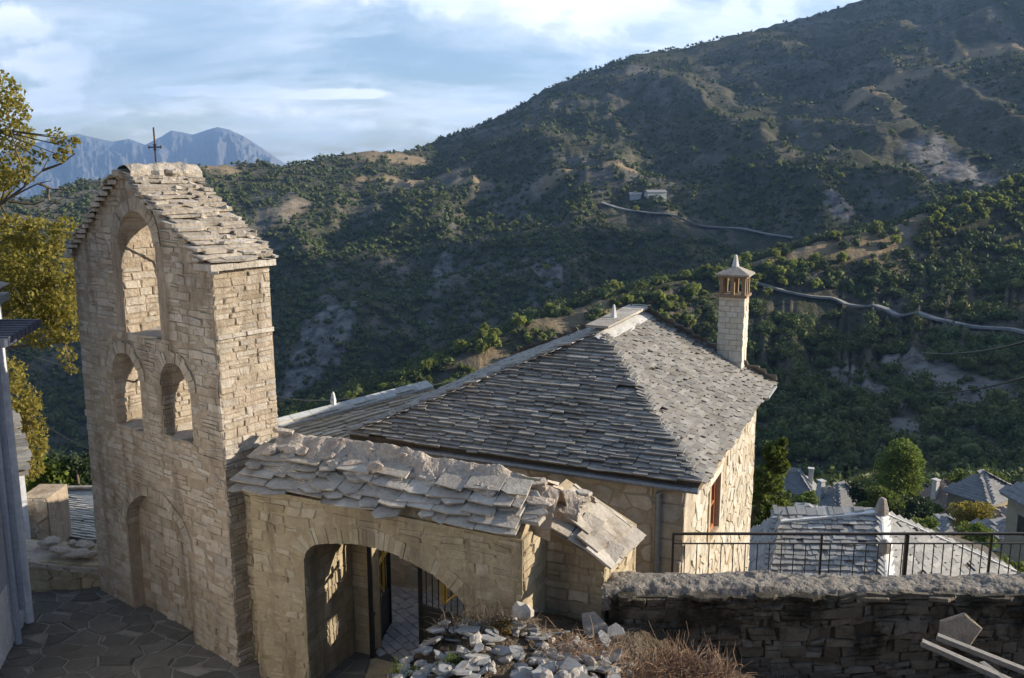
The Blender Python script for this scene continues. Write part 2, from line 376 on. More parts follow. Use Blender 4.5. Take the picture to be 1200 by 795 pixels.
M['flag'] = mat('flagstone', [(.10, .095, .085), (.15, .14, .125), (.12, .11, .095)], nscale=1.4, stain=.3, stain_col=(.07, .065, .055), bump=.6, bscale=20)
M['joint'] = mat('flag_joint', [(.20, .185, .165), (.28, .26, .235)], rnd_amt=0, bump=.5)
M['sett'] = mat('courtyard_sett', [(.30, .30, .30), (.40, .39, .38), (.34, .34, .34)], nscale=1.4, stain=.3, stain_col=(.2, .19, .17), bump=.5)
M['iron'] = mat('black_iron', [(.012, .012, .013), (.02, .02, .02)], rnd_amt=0, bump=.1, rough=.5, spec=.5)
M['rust'] = mat('rusted_iron', [(.05, .035, .028), (.10, .055, .035)], rnd_amt=0, nscale=8, bump=.4, rough=.8)
M['railm'] = mat('railing_paint', [(.05, .045, .04), (.085, .065, .05)], rnd_amt=0, nscale=6, bump=.2, rough=.6)
M['gold'] = mat('gold_paint', [(.62, .42, .08), (.72, .50, .12)], rnd_amt=0, bump=.1, rough=.4, metal=.3, spec=.5)
M['red'] = mat('red_paint', [(.5, .05, .02), (.6, .08, .03)], rnd_amt=0, bump=0)
M['pipe'] = mat('galvanised', [(.24, .26, .28), (.32, .34, .36)], rnd_amt=0, bump=.1, rough=.45, metal=.4)
M['wood'] = mat('window_wood', [(.42, .15, .06), (.50, .20, .09)], rnd_amt=0, nscale=4, bump=.3)
M['glass'] = mat('window_glass', [(.03, .035, .04), (.05, .055, .06)], rnd_amt=0, bump=0, rough=.12, spec=.8)
M['white'] = mat('white_stone', [(.70, .69, .67), (.80, .79, .76)], rnd_amt=0, nscale=3, bump=.3)
M['lantern'] = mat('chimney_terracotta', [(.24, .17, .11), (.33, .24, .16)], rnd_amt=.4, nscale=6, bump=.4)
M['block'] = mat('chimney_block', [(.62, .55, .42), (.72, .66, .55), (.66, .60, .50)], nscale=2, bump=.5)
M['plank'] = mat('grey_plank', [(.20, .185, .165), (.31, .29, .26)], rnd_amt=.5, nscale=4, bump=.8, bscale=30, stain=.4, stain_col=(.2, .18, .15))
M['twig'] = mat('dry_twig', [(.24, .15, .09), (.36, .24, .16), (.18, .12, .08)], nscale=3, bump=0, rough=.95)
M['wash'] = mat('whitewash', [(.72, .74, .78), (.82, .83, .85)], rnd_amt=0, nscale=1.5, bump=.4, bscale=14, stain=.3, stain_col=(.45, .48, .55))
M['shutter'] = mat('blue_paint', [(.34, .37, .44), (.42, .45, .52)], rnd_amt=0, nscale=3, bump=.2)
M['bark'] = mat('bark', [(.13, .10, .07), (.22, .18, .13)], rnd_amt=0, nscale=8, bump=1., bscale=20, bdist=.02)
M['rubble'] = mat('rubble_slate', [(.17, .18, .19), (.29, .295, .30), (.22, .215, .205), (.36, .345, .32)], nscale=3, rnd_amt=.3, stain=.4, stain_col=(.25, .20, .14), bump=.7, bscale=24)
M['rocky'] = mat('rubble_rock', [(.30, .26, .21), (.44, .40, .35), (.36, .33, .29)], nscale=3, rnd_amt=.3, stain=.5, stain_col=(.30, .22, .14), bump=1., bscale=18, bdist=.02)
M['plaster'] = mat('cream_wall', [(.48, .41, .30), (.56, .50, .39)], rnd_amt=0, nscale=.8, bump=.4, bscale=6)
M['pwhite'] = mat('pale_wall', [(.55, .54, .52), (.64, .63, .60)], rnd_amt=0, nscale=.8, bump=.2)
M['brownroof'] = mat('brown_roof', [(.24, .19, .16), (.33, .27, .23)], nscale=1, rnd_amt=.6, bump=.3)
M['vslate'] = mat('village_slate', [(.20, .20, .20), (.29, .285, .28), (.24, .235, .23)], nscale=.8, rnd_amt=.7, bump=.3)

def leafmat(name, c1, c2, trans=.35, gloss=.3):
    m = bpy.data.materials.new(name); m.use_nodes = True; t = m.node_tree; n = t.nodes; l = t.links; n.clear()
    o = n.new('ShaderNodeOutputMaterial'); g = n.new('ShaderNodeNewGeometry'); r = n.new('ShaderNodeValToRGB')
    r.color_ramp.elements[0].color = (*c1, 1); r.color_ramp.elements[1].color = (*c2, 1)
    tcn = n.new('ShaderNodeTexCoord'); no = n.new('ShaderNodeTexNoise'); no.inputs['Scale'].default_value = .35; l.new(tcn.outputs['Object'], no.inputs['Vector'])
    mx = n.new('ShaderNodeMix'); mx.inputs[0].default_value = .4; l.new(g.outputs['Random Per Island'], mx.inputs[2]); l.new(no.outputs['Fac'], mx.inputs[3]); l.new(mx.outputs[0], r.inputs[0])
    oi = n.new('ShaderNodeObjectInfo'); hs = n.new('ShaderNodeHueSaturation')
    mr = n.new('ShaderNodeMapRange'); l.new(oi.outputs['Random'], mr.inputs[0]); mr.inputs[3].default_value = .75; mr.inputs[4].default_value = 1.3
    n2 = n.new('ShaderNodeTexNoise'); n2.inputs['Scale'].default_value = .045; n2.inputs['Detail'].default_value = 5; l.new(tcn.outputs['Object'], n2.inputs['Vector'])
    mh = n.new('ShaderNodeMapRange'); l.new(n2.outputs['Fac'], mh.inputs[0]); mh.inputs[1].default_value = .3; mh.inputs[2].default_value = .7; mh.inputs[3].default_value = .465; mh.inputs[4].default_value = .525; l.new(mh.outputs[0], hs.inputs['Hue'])
    l.new(mr.outputs[0], hs.inputs['Value']); l.new(r.outputs[0], hs.inputs['Color'])
    d = n.new('ShaderNodeBsdfPrincipled'); d.inputs['Roughness'].default_value = .6; d.inputs['Specular IOR Level'].default_value = gloss
    tr = n.new('ShaderNodeBsdfTranslucent'); ms = n.new('ShaderNodeMixShader'); ms.inputs[0].default_value = trans
    l.new(hs.outputs[0], d.inputs['Base Color']); l.new(hs.outputs[0], tr.inputs['Color'])
    l.new(d.outputs[0], ms.inputs[1]); l.new(tr.outputs[0], ms.inputs[2]); l.new(ms.outputs[0], o.inputs[0]); return m
M['leafy'] = leafmat('yellow_green_leaf', (.22, .21, .035), (.44, .38, .08), .5)
M['leafg'] = leafmat('green_leaf', (.07, .115, .02), (.19, .25, .05), .5)
M['leafd'] = leafmat('dark_leaf', (.02, .04, .014), (.05, .08, .025), .25)
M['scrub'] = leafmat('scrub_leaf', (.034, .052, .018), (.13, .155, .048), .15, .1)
M['leafs'] = leafmat('sunlit_leaf', (.15, .20, .035), (.36, .40, .10), .5)  # brighter copy of the green leaf, sunlight painted into its colour
M['dryleaf'] = leafmat('ochre_leaf', (.14, .09, .02), (.30, .20, .04), .3)

# ------------------------------------------------------------ terrain
def vnoise(x, y, seed=0):
    xi = np.floor(x).astype(np.int64); yi = np.floor(y).astype(np.int64); fx = x - xi; fy = y - yi
    fx = fx * fx * (3 - 2 * fx); fy = fy * fy * (3 - 2 * fy)
    def h(a, b):
        k = (a * 374761393 + b * 668265263 + seed * 974711) & 0xffffffff
        k = ((k ^ (k >> 13)) * 1274126177) & 0xffffffff
        return ((k ^ (k >> 16)) & 0xffff) / 65535.
    return (h(xi, yi) * (1 - fx) + h(xi + 1, yi) * fx) * (1 - fy) + (h(xi, yi + 1) * (1 - fx) + h(xi + 1, yi + 1) * fx) * fy
def fbm(x, y, o=5, seed=0, ridge=False):
    s = 0; a = 1; t = 0
    for k in range(o):
        q = vnoise(x, y, seed + k * 17)
        if ridge: q = 1 - np.abs(2 * q - 1)
        s = s + a * q; t += a; a *= .52; x = x * 2.03 + 11.3; y = y * 2.03 + 5.7
    return s / t
def kn(pts):      # (px, py, Y) -> arrays of tan(azimuth), z, Y
    P = [at(a, b, c) for a, b, c in pts]
    return np.array([q.x / q.y for q in P]), np.array([q.z for q in P]), np.array([q.y for q in P])
SKY = kn([(-400, 262, 600), (-150, 250, 700), (0, 240, 800), (60, 226, 850), (110, 211, 900), (170, 203, 950), (230, 193, 950), (290, 191, 1000), (330, 196, 1000), (365, 188, 1050), (400, 180, 1100), (440, 178, 1100), (480, 176, 1150), (520, 163, 1250), (560, 147, 1300), (600, 127, 1350), (640, 103, 1400), (700, 80, 1450), (740, 65, 1470), (800, 57, 1500), (860, 41, 1520), (900, 30, 1550), (950, 18, 1570), (1000, 4, 1600), (1050, -20, 1600), (1200, -70, 1600), (1500, -120, 1500), (1900, -60, 1300)])
SPUR = kn([(1800, 60, 620), (1400, 160, 560), (1200, 216, 500), (1100, 243, 480), (1050, 264, 465), (960, 285, 450), (900, 306, 440), (820, 327, 420), (760, 338, 400), (700, 354, 385), (620, 377, 370), (560, 408, 355), (500, 438, 340), (450, 462, 330), (330, 510, 310), (200, 560, 300), (0, 600, 290), (-400, 640, 280)][::-1])
def near(x, y):
    """ground close by: lane, terrace, courtyard and yard"""
    xe = np.interp(y, [0, 7.5, 8.5, 9.0, 9.3, 9.6, 9.9, 10.6], [-1.9, -1.55, -1.38, -1.02, -.72, -.38, 0., .3])
    t = np.clip((x - xe) / .38 + .5 + .12 * np.sin(y * 7.1), 0, 1); t = t * t * (3 - 2 * t)
    terr = np.interp(x, [.6, 1.1, 1.75, 2.3, 2.9, 4.], [1.56, 1.50, 1.32, 1.05, .86, .80]) + .06 * np.sin(x * 2.3 + y * 1.7) + .05 * np.sin(x * 5.1 - y * 3.3)
    back = np.clip((7.6 - y) / 6.5, 0, 1) * 3.4
    zt = terr + back * .98
    zs = 0.0 + np.clip((7.5 - y) / 6.5, 0, 1) * 4.9
    z = zs * (1 - t) + zt * t
    # behind the gate front the ground is the courtyard; behind the long wall it is the yard
    dg = (x + 3.2) * -.408 + (y - 10.8) * -.913      # signed distance in front of the gate face
    ug = (x + 3.2) * .913 + (y - 10.8) * -.408
    k = np.clip((-dg - .0) / .5, 0, 1) * (ug < 3.5) * np.clip((3.5 - ug) / .3, 0, 1)
    z = np.where((dg < 0) & (ug < 3.5), z * (1 - k) + (-.02) * k, z)
    z = np.where((ug >= 3.5) & (y > 9.6), np.minimum(z, .78), z)
    z = np.where(y > 11.4, np.where(x > 2.2, .78 - (y - 11.4) * .95, z), z)
    z = np.where((x < -2.2) & (dg < .35), np.minimum(z, -.02), z)
    return z
def profile(A, Y):
    sz = np.interp(A, SKY[0], SKY[1]); sY = np.interp(A, SKY[0], SKY[2]); cz = np.interp(A, SPUR[0], SPUR[1]); cY = np.interp(A, SPUR[0], SPUR[2])
    vb = 6.5 - np.interp(A, [-.5, 0, .25, .6], [.46, .44, .38, .36]) * 210
    vY = cY + 170; vz = cz - 45 - np.clip(-A, 0, .5) * 40
    z = np.zeros_like(Y)
    v1 = -44. + 0 * A
    seg = [(14, -1.8 + 0 * A), (22, -6.4 + 0 * A), (60, -20 + 0 * A), (130, v1), (210, vb), (cY - 45, cz - 20 - (cz - vb - 0) * .18), (cY, cz), (cY + 40, cz - 5), (vY, vz)]
    for (y0, z0), (y1, z1) in zip(seg, seg[1:]):
        t = np.clip((Y - y0) / (y1 - y0), 0, 1); z = np.where(Y >= y0, z0 + (z1 - z0) * t, z)
    t = np.clip((Y - vY) / (sY - vY), 0, 1); z = np.where(Y > vY, vz + (sz - vz) * (t ** 1.12), z)
    z = np.where(Y > sY, sz - (Y - sY) * .35, z)
    rough = fbm(A * 60 * 1.0 + 40, Y / 190., 6, 3, ridge=True) - .55
    rough2 = fbm(A * Y / 34. + 9, Y / 34., 5, 8) - .5
    fall = np.clip((sY - Y) / 260, .10, 1) * np.clip((Y - vY) / 120, 0, 1)
    rr = fbm(A * Y / 150. + 90, Y / 230., 5, 5, ridge=True) - .55
    z = z + rr * 62 * fall * (Y > vY) + rough2 * 13 * np.clip((Y - 150) / 200, 0, 1) * np.where(Y > vY, np.clip((sY - Y) / 150, .35, 1), .55)
    # stepped fields where the slope catches the light
    nearc = np.exp(-((Y - cY + 95) / 55.) ** 2)
    z = z - nearc * (rough + .05) * 18
    return z
def hgt(x, y):
    x = np.asarray(x, float); y = np.asarray(y, float); r = np.hypot(x, y); az = np.arctan2(x, y)
    azc = np.clip(az, -1.0, 1.0); A = np.tan(azc); Y = np.where(np.abs(az) < 1.0, y, r * math.cos(1.0))
    zf = profile(A, np.maximum(Y, 14)); back = 5 + r * .22 + (fbm(x / 40, y / 40, 4, 2) - .5) * np.clip(r / 10, 0, 12)
    kb = np.clip((np.abs(az) - 1.0) / .7, 0, 1); kb = kb * kb * (3 - 2 * kb); zf = zf * (1 - kb) + back * kb
    zn = near(x, y); k = np.clip((r - 14) / 5, 0, 1); k = np.where(y < 5, np.clip((r - 9) / 5, 0, 1), k)
    return zn * (1 - k) + zf * k
def H1(x, y): return float(hgt(np.array([x]), np.array([y]))[0])
def hit(px, py, y0=60, y1=2500):
    r = ray(px, py); Ys = np.geomspace(y0, y1, 1400); P = np.array([0, 0, CZ])[None, :] + np.outer(Ys / r.y, np.array(r))
    h = hgt(P[:, 0], P[:, 1]); k = np.argmax(P[:, 2] < h)
    return Vector(P[k]) if (P[:, 2] < h).any() else None
def grid_mesh(name, X, Y, Z, material, attrs=None, **kw):
    n, m = X.shape; me = bpy.data.meshes.new(name); V = np.stack([X, Y, Z], -1).reshape(-1, 3).astype(np.float32)
    i = np.arange(n - 1)[:, None] * m + np.arange(m - 1)[None, :]
    Fq = np.stack([i, i + 1, i + m + 1, i + m], -1).reshape(-1, 4)
    me.vertices.add(len(V)); me.vertices.foreach_set('co', V.ravel()); me.loops.add(Fq.size); me.loops.foreach_set('vertex_index', Fq.ravel().astype(np.int32))
    me.polygons.add(len(Fq)); me.polygons.foreach_set('loop_start', np.arange(0, Fq.size, 4, dtype=np.int32)); me.polygons.foreach_set('loop_total', np.full(len(Fq), 4, np.int32))
    me.polygons.foreach_set('use_smooth', np.ones(len(Fq), bool))
    for k, a in (attrs or {}).items():
        at_ = me.attributes.new(k, 'FLOAT', 'POINT'); at_.data.foreach_set('value', a.ravel().astype(np.float32))
    me.update(); me.validate(); me.materials.append(material); o = bpy.data.objects.new(name, me); col.objects.link(o); return tag(o, **kw)

def terrain_mat():
    m = bpy.data.materials.new('terrain_ground'); m.use_nodes = True; t = m.node_tree; n = t.nodes; l = t.links; b = n['Principled BSDF']; b.inputs['Roughness'].default_value = 1; b.inputs['Specular IOR Level'].default_value = .05
    tcn = n.new('ShaderNodeTexCoord')
    def noise(s, d=8, r=.65, sc=None):
        k = n.new('ShaderNodeTexNoise'); k.inputs['Scale'].default_value = s; k.inputs['Detail'].default_value = d; k.inputs['Roughness'].default_value = r; l.new(tcn.outputs['Object'], k.inputs['Vector']); return k.outputs['Fac']
    def sm(v, a, b_):
        k = n.new('ShaderNodeMapRange'); k.interpolation_type = 'SMOOTHSTEP'; l.new(v, k.inputs[0]); k.inputs[1].default_value = a; k.inputs[2].default_value = b_; return k.outputs[0]
    def mix(f, a, c):
        k = n.new('ShaderNodeMix'); k.data_type = 'RGBA'; l.new(f, k.inputs[0])
        for s_, q in ((6, a), (7, c)):
            if isinstance(q, tuple): k.inputs[s_].default_value = (*q, 1)
            else: l.new(q, k.inputs[s_])
        return k.outputs[2]
    def attr(a): k = n.new('ShaderNodeAttribute'); k.attribute_name = a; return k.outputs['Fac']
    c = mix(sm(noise(.02), .42, .6), (.070, .068, .042), (.160, .136, .105))
    c = mix(sm(noise(.11, 9, .7), .44, .6), c, (.075, .08, .042))
    c = mix(sm(noise(.34, 6, .75), .53, .60), c, (.045, .055, .028)); c = mix(sm(noise(.21, 7, .8), .60, .68), c, (.21, .19, .165))
    c = mix(attr('field'), c, mix(sm(noise(.06), .35, .65), (.25, .19, .115), (.34, .26, .16)))
    c = mix(attr('rock'), c, mix(sm(noise(.12, 9, .7), .4, .6), (.12, .11, .10), (.27, .255, .235)))
    c = mix(attr('dirt'), c, mix(sm(noise(1.6), .4, .6), (.13, .10, .07), (.26, .21, .155)))
    l.new(c, b.inputs['Base Color'])
    bp = n.new('ShaderNodeBump'); bp.inputs['Strength'].default_value = .9; bp.inputs['Distance'].default_value = 3.5
    l.new(noise(.15, 10, .7), bp.inputs['Height']); l.new(bp.outputs[0], b.inputs['Normal']); return m
def rockmask(x, y):
    A = x / np.maximum(y, 1); q = fbm(x / 55 + 3, y / 90, 5, 21, ridge=True); p = fbm(x / 180, y / 180, 3, 31)
    m = np.clip((q - .70) / .08, 0, 1) * np.clip((p - .47) / .08, 0, 1)
    def blob(px, py, rx, Yr):
        P = hit(px, py, 200)
        return np.exp(-(((x - P.x) / rx) ** 2 + ((y - P.y) / Yr) ** 2)) if P is not None else 0
    e = 0
    for b in ROCKS: e = np.maximum(e, blob(*b))
    br = fbm(x / 14, y / 30, 4, 44)
    return np.clip(m * .45 + np.clip((e * 1.15 + br - .95) / .2, 0, 1), 0, 1)
ROCKS = [(375, 385, 16, 60), (400, 375, 12, 40), (350, 430, 10, 40), (1100, 190, 26, 60), (1140, 205, 18, 40), (1010, 450, 6, 40), (1075, 430, 12, 26), (1130, 460, 12, 14), (1060, 505, 8, 12), (520, 325, 10, 30), (640, 320, 12, 30), (980, 235, 14, 30)]
FIELDS = [(470, 186, 45, 45), (430, 181, 30, 40), (480, 212, 90, 22), (560, 211, 60, 18), (1060, 100, 80, 26), (1165, 60, 70, 30), (1010, 112, 40, 20), (1010, 274, 26, 24), (1060, 262, 18, 18), (960, 290, 26, 10), (345, 250, 16, 30), (900, 303, 24, 10), (650, 380, 30, 10), (560, 420, 22, 9), (260, 196, 30, 30), (700, 358, 20, 8), (650, 205, 50, 20), (730, 195, 40, 14)]
def fieldmask(x, y):
    e = 0 * x
    for px, py, rx, ry in FIELDS:
        P = hit(px, py, 200)
        if P is None: continue
        e = np.maximum(e, np.exp(-(((x - P.x) / rx) ** 2 + ((y - P.y) / ry) ** 2)))
    br = fbm(x / 16, y / 20, 4, 77)
    return np.clip((e + br * 1.0 - 1.02) / .22, 0, 1)
az = np.concatenate([np.linspace(-math.pi, -.8, 90)[:-1], np.linspace(-.8, .8, 760), np.linspace(.8, math.pi, 90)[1:]])
rr_ = np.concatenate([[0.02], np.linspace(.5, 17, 150), np.geomspace(17.3, 2600, 420)])
AZ, RR = np.meshgrid(az, rr_, indexing='ij'); TX = RR * np.sin(AZ); TY = RR * np.cos(AZ); TZ = hgt(TX, TY)
dirt = np.clip((24 - RR) / 6, 0, 1)
grid_mesh('terrain', TX, TY, TZ, terrain_mat(), {'rock': rockmask(TX, TY) * (RR > 150) * (TY > 0), 'field': fieldmask(TX, TY) * (RR > 150) * (TY > 0), 'dirt': dirt}, kind='structure')

# far mountains, about ten kilometres away
MT = [(-60, 185), (0, 178), (60, 162), (90, 157), (110, 162), (130, 166), (150, 163), (168, 170), (188, 160), (200, 153), (212, 155), (225, 158), (243, 152), (255, 149), (268, 152), (285, 160), (300, 170), (316, 181), (330, 191), (345, 200), (420, 230)]
mx = np.linspace(-120, 440, 500); ridge_y = np.interp(mx, [a for a, b in MT], [b for a, b in MT])
sv = np.linspace(0, 1, 90); GX, GS = np.meshgrid(mx, sv, indexing='ij'); GY = 9800 - (1 - GS) * 3600
Aa = (GX - 600) / F / 1.027
zr = np.array([at(a, b, 9800).z for a, b in zip(mx, ridge_y)])[:, None]
Z = -300 + (zr + 300) * GS ** 1.05
Z = Z + (fbm(GX / 22, GS * 2.2, 6, 51, ridge=True) - .55) * 420 * np.clip((1 - GS) * 3, 0.0, 1) * GS + (fbm(GX / 5, GS * 6, 4, 53) - .5) * 70 * GS * np.clip((1 - GS) * 6, .05, 1)
mm_ = mat('mountain_rock', [(.09, .09, .09), (.16, .15, .14)], rnd_amt=0, nscale=.0012, stain=.7, stain_col=(.07, .085, .05), bump=.0, fine=.3)
grid_mesh('mountain', Aa * GY, GY, Z, mm_, kind='structure')

# roads draped on the hills
roadm = mat('gravel_road', [(.22, .21, .20), (.32, .31, .29)], rnd_amt=0, nscale=.2, bump=.2)
ROADPTS = []
def road(pts, wdt, lo):
    mb = MB(); K = [hit(a, b, lo) for a, b in pts]; K = [q for q in K if q]
    for _ in range(4):
        K = [K[0]] + [q for a, b in zip(K, K[1:]) for q in (a.lerp(b, .25), a.lerp(b, .75))] + [K[-1]]
    P = K; xs = [q.x for q in P]; ys = [q.y for q in P]; ROADPTS.extend(zip(xs, ys)); zm = [max(H1(x_, y_ + d_) for d_ in (-wdt * .6, 0, wdt * .5)) for x_, y_ in zip(xs, ys)]
    nz = len(zm); zm = [max(zm[max(0, i - 3):i + 4]) for i in range(nz)]; zm = [sum(zm[max(0, i - 5):i + 6]) / len(zm[max(0, i - 5):i + 6]) + .3 for i in range(nz)]
    V = []; Fc = []
    for i in range(len(P)):
        j = min(i + 1, len(P) - 1); h_ = max(i - 1, 0); d = Vector((xs[j] - xs[h_], ys[j] - ys[h_], 0)).normalized(); n_ = Vector((-d.y, d.x, 0))
        zc = zm[i]
        for s_, dz in ((-.54, -.9), (-.5, 0), (.5, 0), (.56, -1.6)):
            V.append((xs[i] + n_.x * wdt * s_, ys[i] + n_.y * wdt * s_, zc + dz))
    for i in range(len(P) - 1):
        for k in range(3): Fc.append((i * 4 + k, i * 4 + k + 1, i * 4 + 5 + k, i * 4 + 4 + k))
    mb.add(V, Fc); tag(mb.build('road', roadm), kind='structure')
road([(706, 239), (740, 247), (780, 256), (830, 265), (880, 273), (930, 281)], 4.2, 700)
road([(886, 334), (915, 345), (945, 351), (990, 356), (1040, 366), (1070, 372), (1110, 378), (1160, 388), (1215, 397)], 2.9, 250)

# ------------------------------------------------------------ hillside vegetation
def ico(sub_=1):
    import bmesh
    bm = bmesh.new(); bmesh.ops.create_icosphere(bm, subdivisions=sub_, radius=1)
    v = np.array([q.co[:] for q in bm.verts]); f = np.array([[q.index for q in p.verts] for p in bm.faces]); bm.free(); return v, f
rng = np.random.default_rng(5)
def tri_mesh(name, V, Fc, material, **kw):
    me = bpy.data.meshes.new(name); k = Fc.shape[1]
    me.vertices.add(len(V)); me.vertices.foreach_set('co', V.astype(np.float32).ravel()); me.loops.add(Fc.size); me.loops.foreach_set('vertex_index', Fc.ravel().astype(np.int32))
    me.polygons.add(len(Fc)); me.polygons.foreach_set('loop_start', np.arange(0, Fc.size, k, dtype=np.int32)); me.polygons.foreach_set('loop_total', np.full(len(Fc), k, np.int32))
    me.update(); me.materials.append(material); o = bpy.data.objects.new(name, me); col.objects.link(o); return tag(o, **kw)
def bushes(name, pts, rad, sub_, material, lumps=1, **kw):
    v, f = ico(sub_); n = len(pts); VV = []; FF = []
    P = np.repeat(pts, lumps, 0); Rr = np.repeat(rad, lumps)
    if lumps > 1:
        P = P + rng.normal(0, .45, (len(P), 3)) * Rr[:, None] * np.array([1, 1, .5]); Rr = Rr * rng.uniform(.45, .8, len(Rr))
    n = len(P); sc = rng.uniform(.8, 1.25, (n, 1, 3)); sc[:, :, 2] *= .85
    dis = rng.uniform(.72, 1.25, (n, len(v), 1))
    V = v[None] * dis * sc * Rr[:, None, None] + P[:, None, :] + np.array([0, 0, 1])[None, None] * (Rr * .45)[:, None, None]
    Fc = f[None] + (np.arange(n) * len(v))[:, None, None]
    return tri_mesh(name, V.reshape(-1, 3), Fc.reshape(-1, 3), material, **kw)
def visible_scatter(n, Ylo, Yhi, amin, amax, dens):
    A = rng.uniform(amin, amax, n * 4); Y = Ylo * (Yhi / Ylo) ** rng.uniform(0, 1, n * 4); keep = rng.uniform(0, 1, n * 4) < dens(A * Y, Y) * (Y / Yhi) ** .6
    A = A[keep][:n]; Y = Y[keep][:n]; x = A * Y; return np.stack([x, Y, hgt(x, Y)], -1)
def dens_f(x, y):
    d = fbm(x / 80, y / 80, 4, 61); d2 = fbm(x / 17, y / 17, 3, 63); low = np.clip((-.12 - (x / y)) * .8 + .25, 0, .35)
    sp = np.interp(x / y, SPUR[0], SPUR[2]); face = (y < sp + 20)
    hz = np.clip(-hgt(x, y) / 90., -.3, 1) * .26
    return np.clip((d * .7 + d2 * .7 - .56 + low + hz + face * .10) / .20, 0.04, 1) * (1 - .9 * fieldmask(x, y)) * (1 - .75 * rockmask(x, y))
def bushes(name, pts, rad, nleaf, lsize, material, sub_, **kw):
    """each bush: a ragged core hidden in many leaf clumps"""
    v, f = ico(sub_); n = len(pts); VV = []
    sc = rng.uniform(.75, 1.3, (n, 1, 3)); sc[:, :, 2] *= .9
    V1 = (v[None] * rng.uniform(.45, 1.0, (n, len(v), 1)) * .82 * sc * rad[:, None, None] + pts[:, None, :] + np.array([0, 0, 1])[None, None] * (rad * .45)[:, None, None]).reshape(-1, 3)
    F1 = (f[None] + (np.arange(n) * len(v))[:, None, None]).reshape(-1, 3)
    m_ = n * nleaf; d = rng.normal(0, 1, (m_, 3)); d /= np.linalg.norm(d, axis=1)[:, None]; d[:, 2] = np.abs(d[:, 2]) * 1.1 - .25
    R_ = np.repeat(rad, nleaf)[:, None]; lob = 1 + .28 * np.sin(d[:, :1] * 5 + np.repeat(rng.uniform(0, 6, n), nleaf)[:, None]) * np.cos(d[:, 1:2] * 4 + np.repeat(rng.uniform(0, 6, n), nleaf)[:, None])
    P = np.repeat(pts, nleaf, 0) + d * R_ * rng.uniform(.6, 1.08, (m_, 1)) * lob * np.repeat(sc[:, 0], nleaf, 0) + np.array([0, 0, .45]) * R_
    a = rng.normal(0, 1, (m_, 3)); a /= np.linalg.norm(a, axis=1)[:, None]; b = np.cross(a, rng.normal(0, 1, (m_, 3))); b /= np.linalg.norm(b, axis=1)[:, None]
    s_ = lsize * np.sqrt(R_ / 2.) * rng.uniform(.6, 1.4, (m_, 1)); T1 = np.stack([P - a * s_, P + a * s_ * .5 - b * s_ * .9, P + a * s_ * .6 + b * s_ * .8], 1).reshape(-1, 3)
    F2 = np.arange(m_ * 3).reshape(-1, 3) + len(V1)
    return tri_mesh(name, np.concatenate([V1, T1]), np.concatenate([F1, F2]), material, **kw)
def rads(n, lo, hi): return lo + (hi - lo) * rng.uniform(0, 1, n) ** 1.9
RP = np.array(ROADPTS)
def off_road(p):
    keep = np.ones(len(p), bool)
    for rx_, ry_ in RP: keep &= ~((np.abs(p[:, 0] - rx_) < 5) & (p[:, 1] < ry_ + 5) & (p[:, 1] > ry_ - 22 * (ry_ > 600) - 12))
    return p[keep]
p1 = off_road(visible_scatter(46000, 420, 1650, -.72, .72, dens_f))
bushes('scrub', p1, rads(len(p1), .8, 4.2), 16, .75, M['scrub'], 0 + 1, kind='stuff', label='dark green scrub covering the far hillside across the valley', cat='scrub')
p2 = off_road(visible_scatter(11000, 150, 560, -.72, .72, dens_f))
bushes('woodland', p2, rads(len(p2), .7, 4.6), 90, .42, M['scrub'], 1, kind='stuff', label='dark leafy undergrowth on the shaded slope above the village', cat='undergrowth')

def leaf_quads(centers, n, spread, size, seed, flat=.6):
    r = np.random.default_rng(seed); c = centers[r.integers(0, len(centers), n)]
    d = r.normal(0, 1, (n, 3)); d /= np.linalg.norm(d, axis=1)[:, None]; rad = c[:, 3:4] * (r.uniform(.25, 1, (n, 1)) ** .45)
    P = c[:, :3] + d * rad * np.array([1, 1, .85]) * spread
    a = r.normal(0, 1, (n, 3)); a /= np.linalg.norm(a, axis=1)[:, None]; b = np.cross(a, r.normal(0, 1, (n, 3))); b /= np.linalg.norm(b, axis=1)[:, None]
    s = size * r.uniform(.6, 1.3, (n, 1)); V = np.stack([P - a * s, P - b * s * flat, P + a * s, P + b * s * flat], 1)
    return V.reshape(-1, 3), (np.arange(n)[:, None] * 4 + np.arange(4)[None])
def crown_centers(h, rx, k, seed, shape='round'):
    r = np.random.default_rng(seed); out_ = []
    for i in range(k):
        if shape == 'round':
            d = r.normal(0, 1, 3); d /= np.linalg.norm(d); q = r.uniform(.3, .82); p = np.array([d[0] * rx * q, d[1] * rx * q, h * .58 + d[2] * h * .34 * q]); rad = rx * r.uniform(.25, .45)
        elif shape == 'cone':
            t = r.uniform(0, 1) ** 1.3; a_ = r.uniform(0, 6.28); w_ = rx * (1 - t) * r.uniform(.3, .9); p = np.array([math.cos(a_) * w_, math.sin(a_) * w_, h * (.12 + .84 * t)]); rad = rx * (.12 + .3 * (1 - t))
        else:
            t = r.uniform(0, 1); a_ = r.uniform(0, 6.28); ww = rx * math.sin(math.pi * min(1, .12 + t * .85)) ** .6; w_ = ww * r.uniform(.3, .8); p = np.array([math.cos(a_) * w_, math.sin(a_) * w_, h * (.14 + .80 * t)]); rad = rx * .32
        out_.append((*p, rad))
    return np.array(out_)
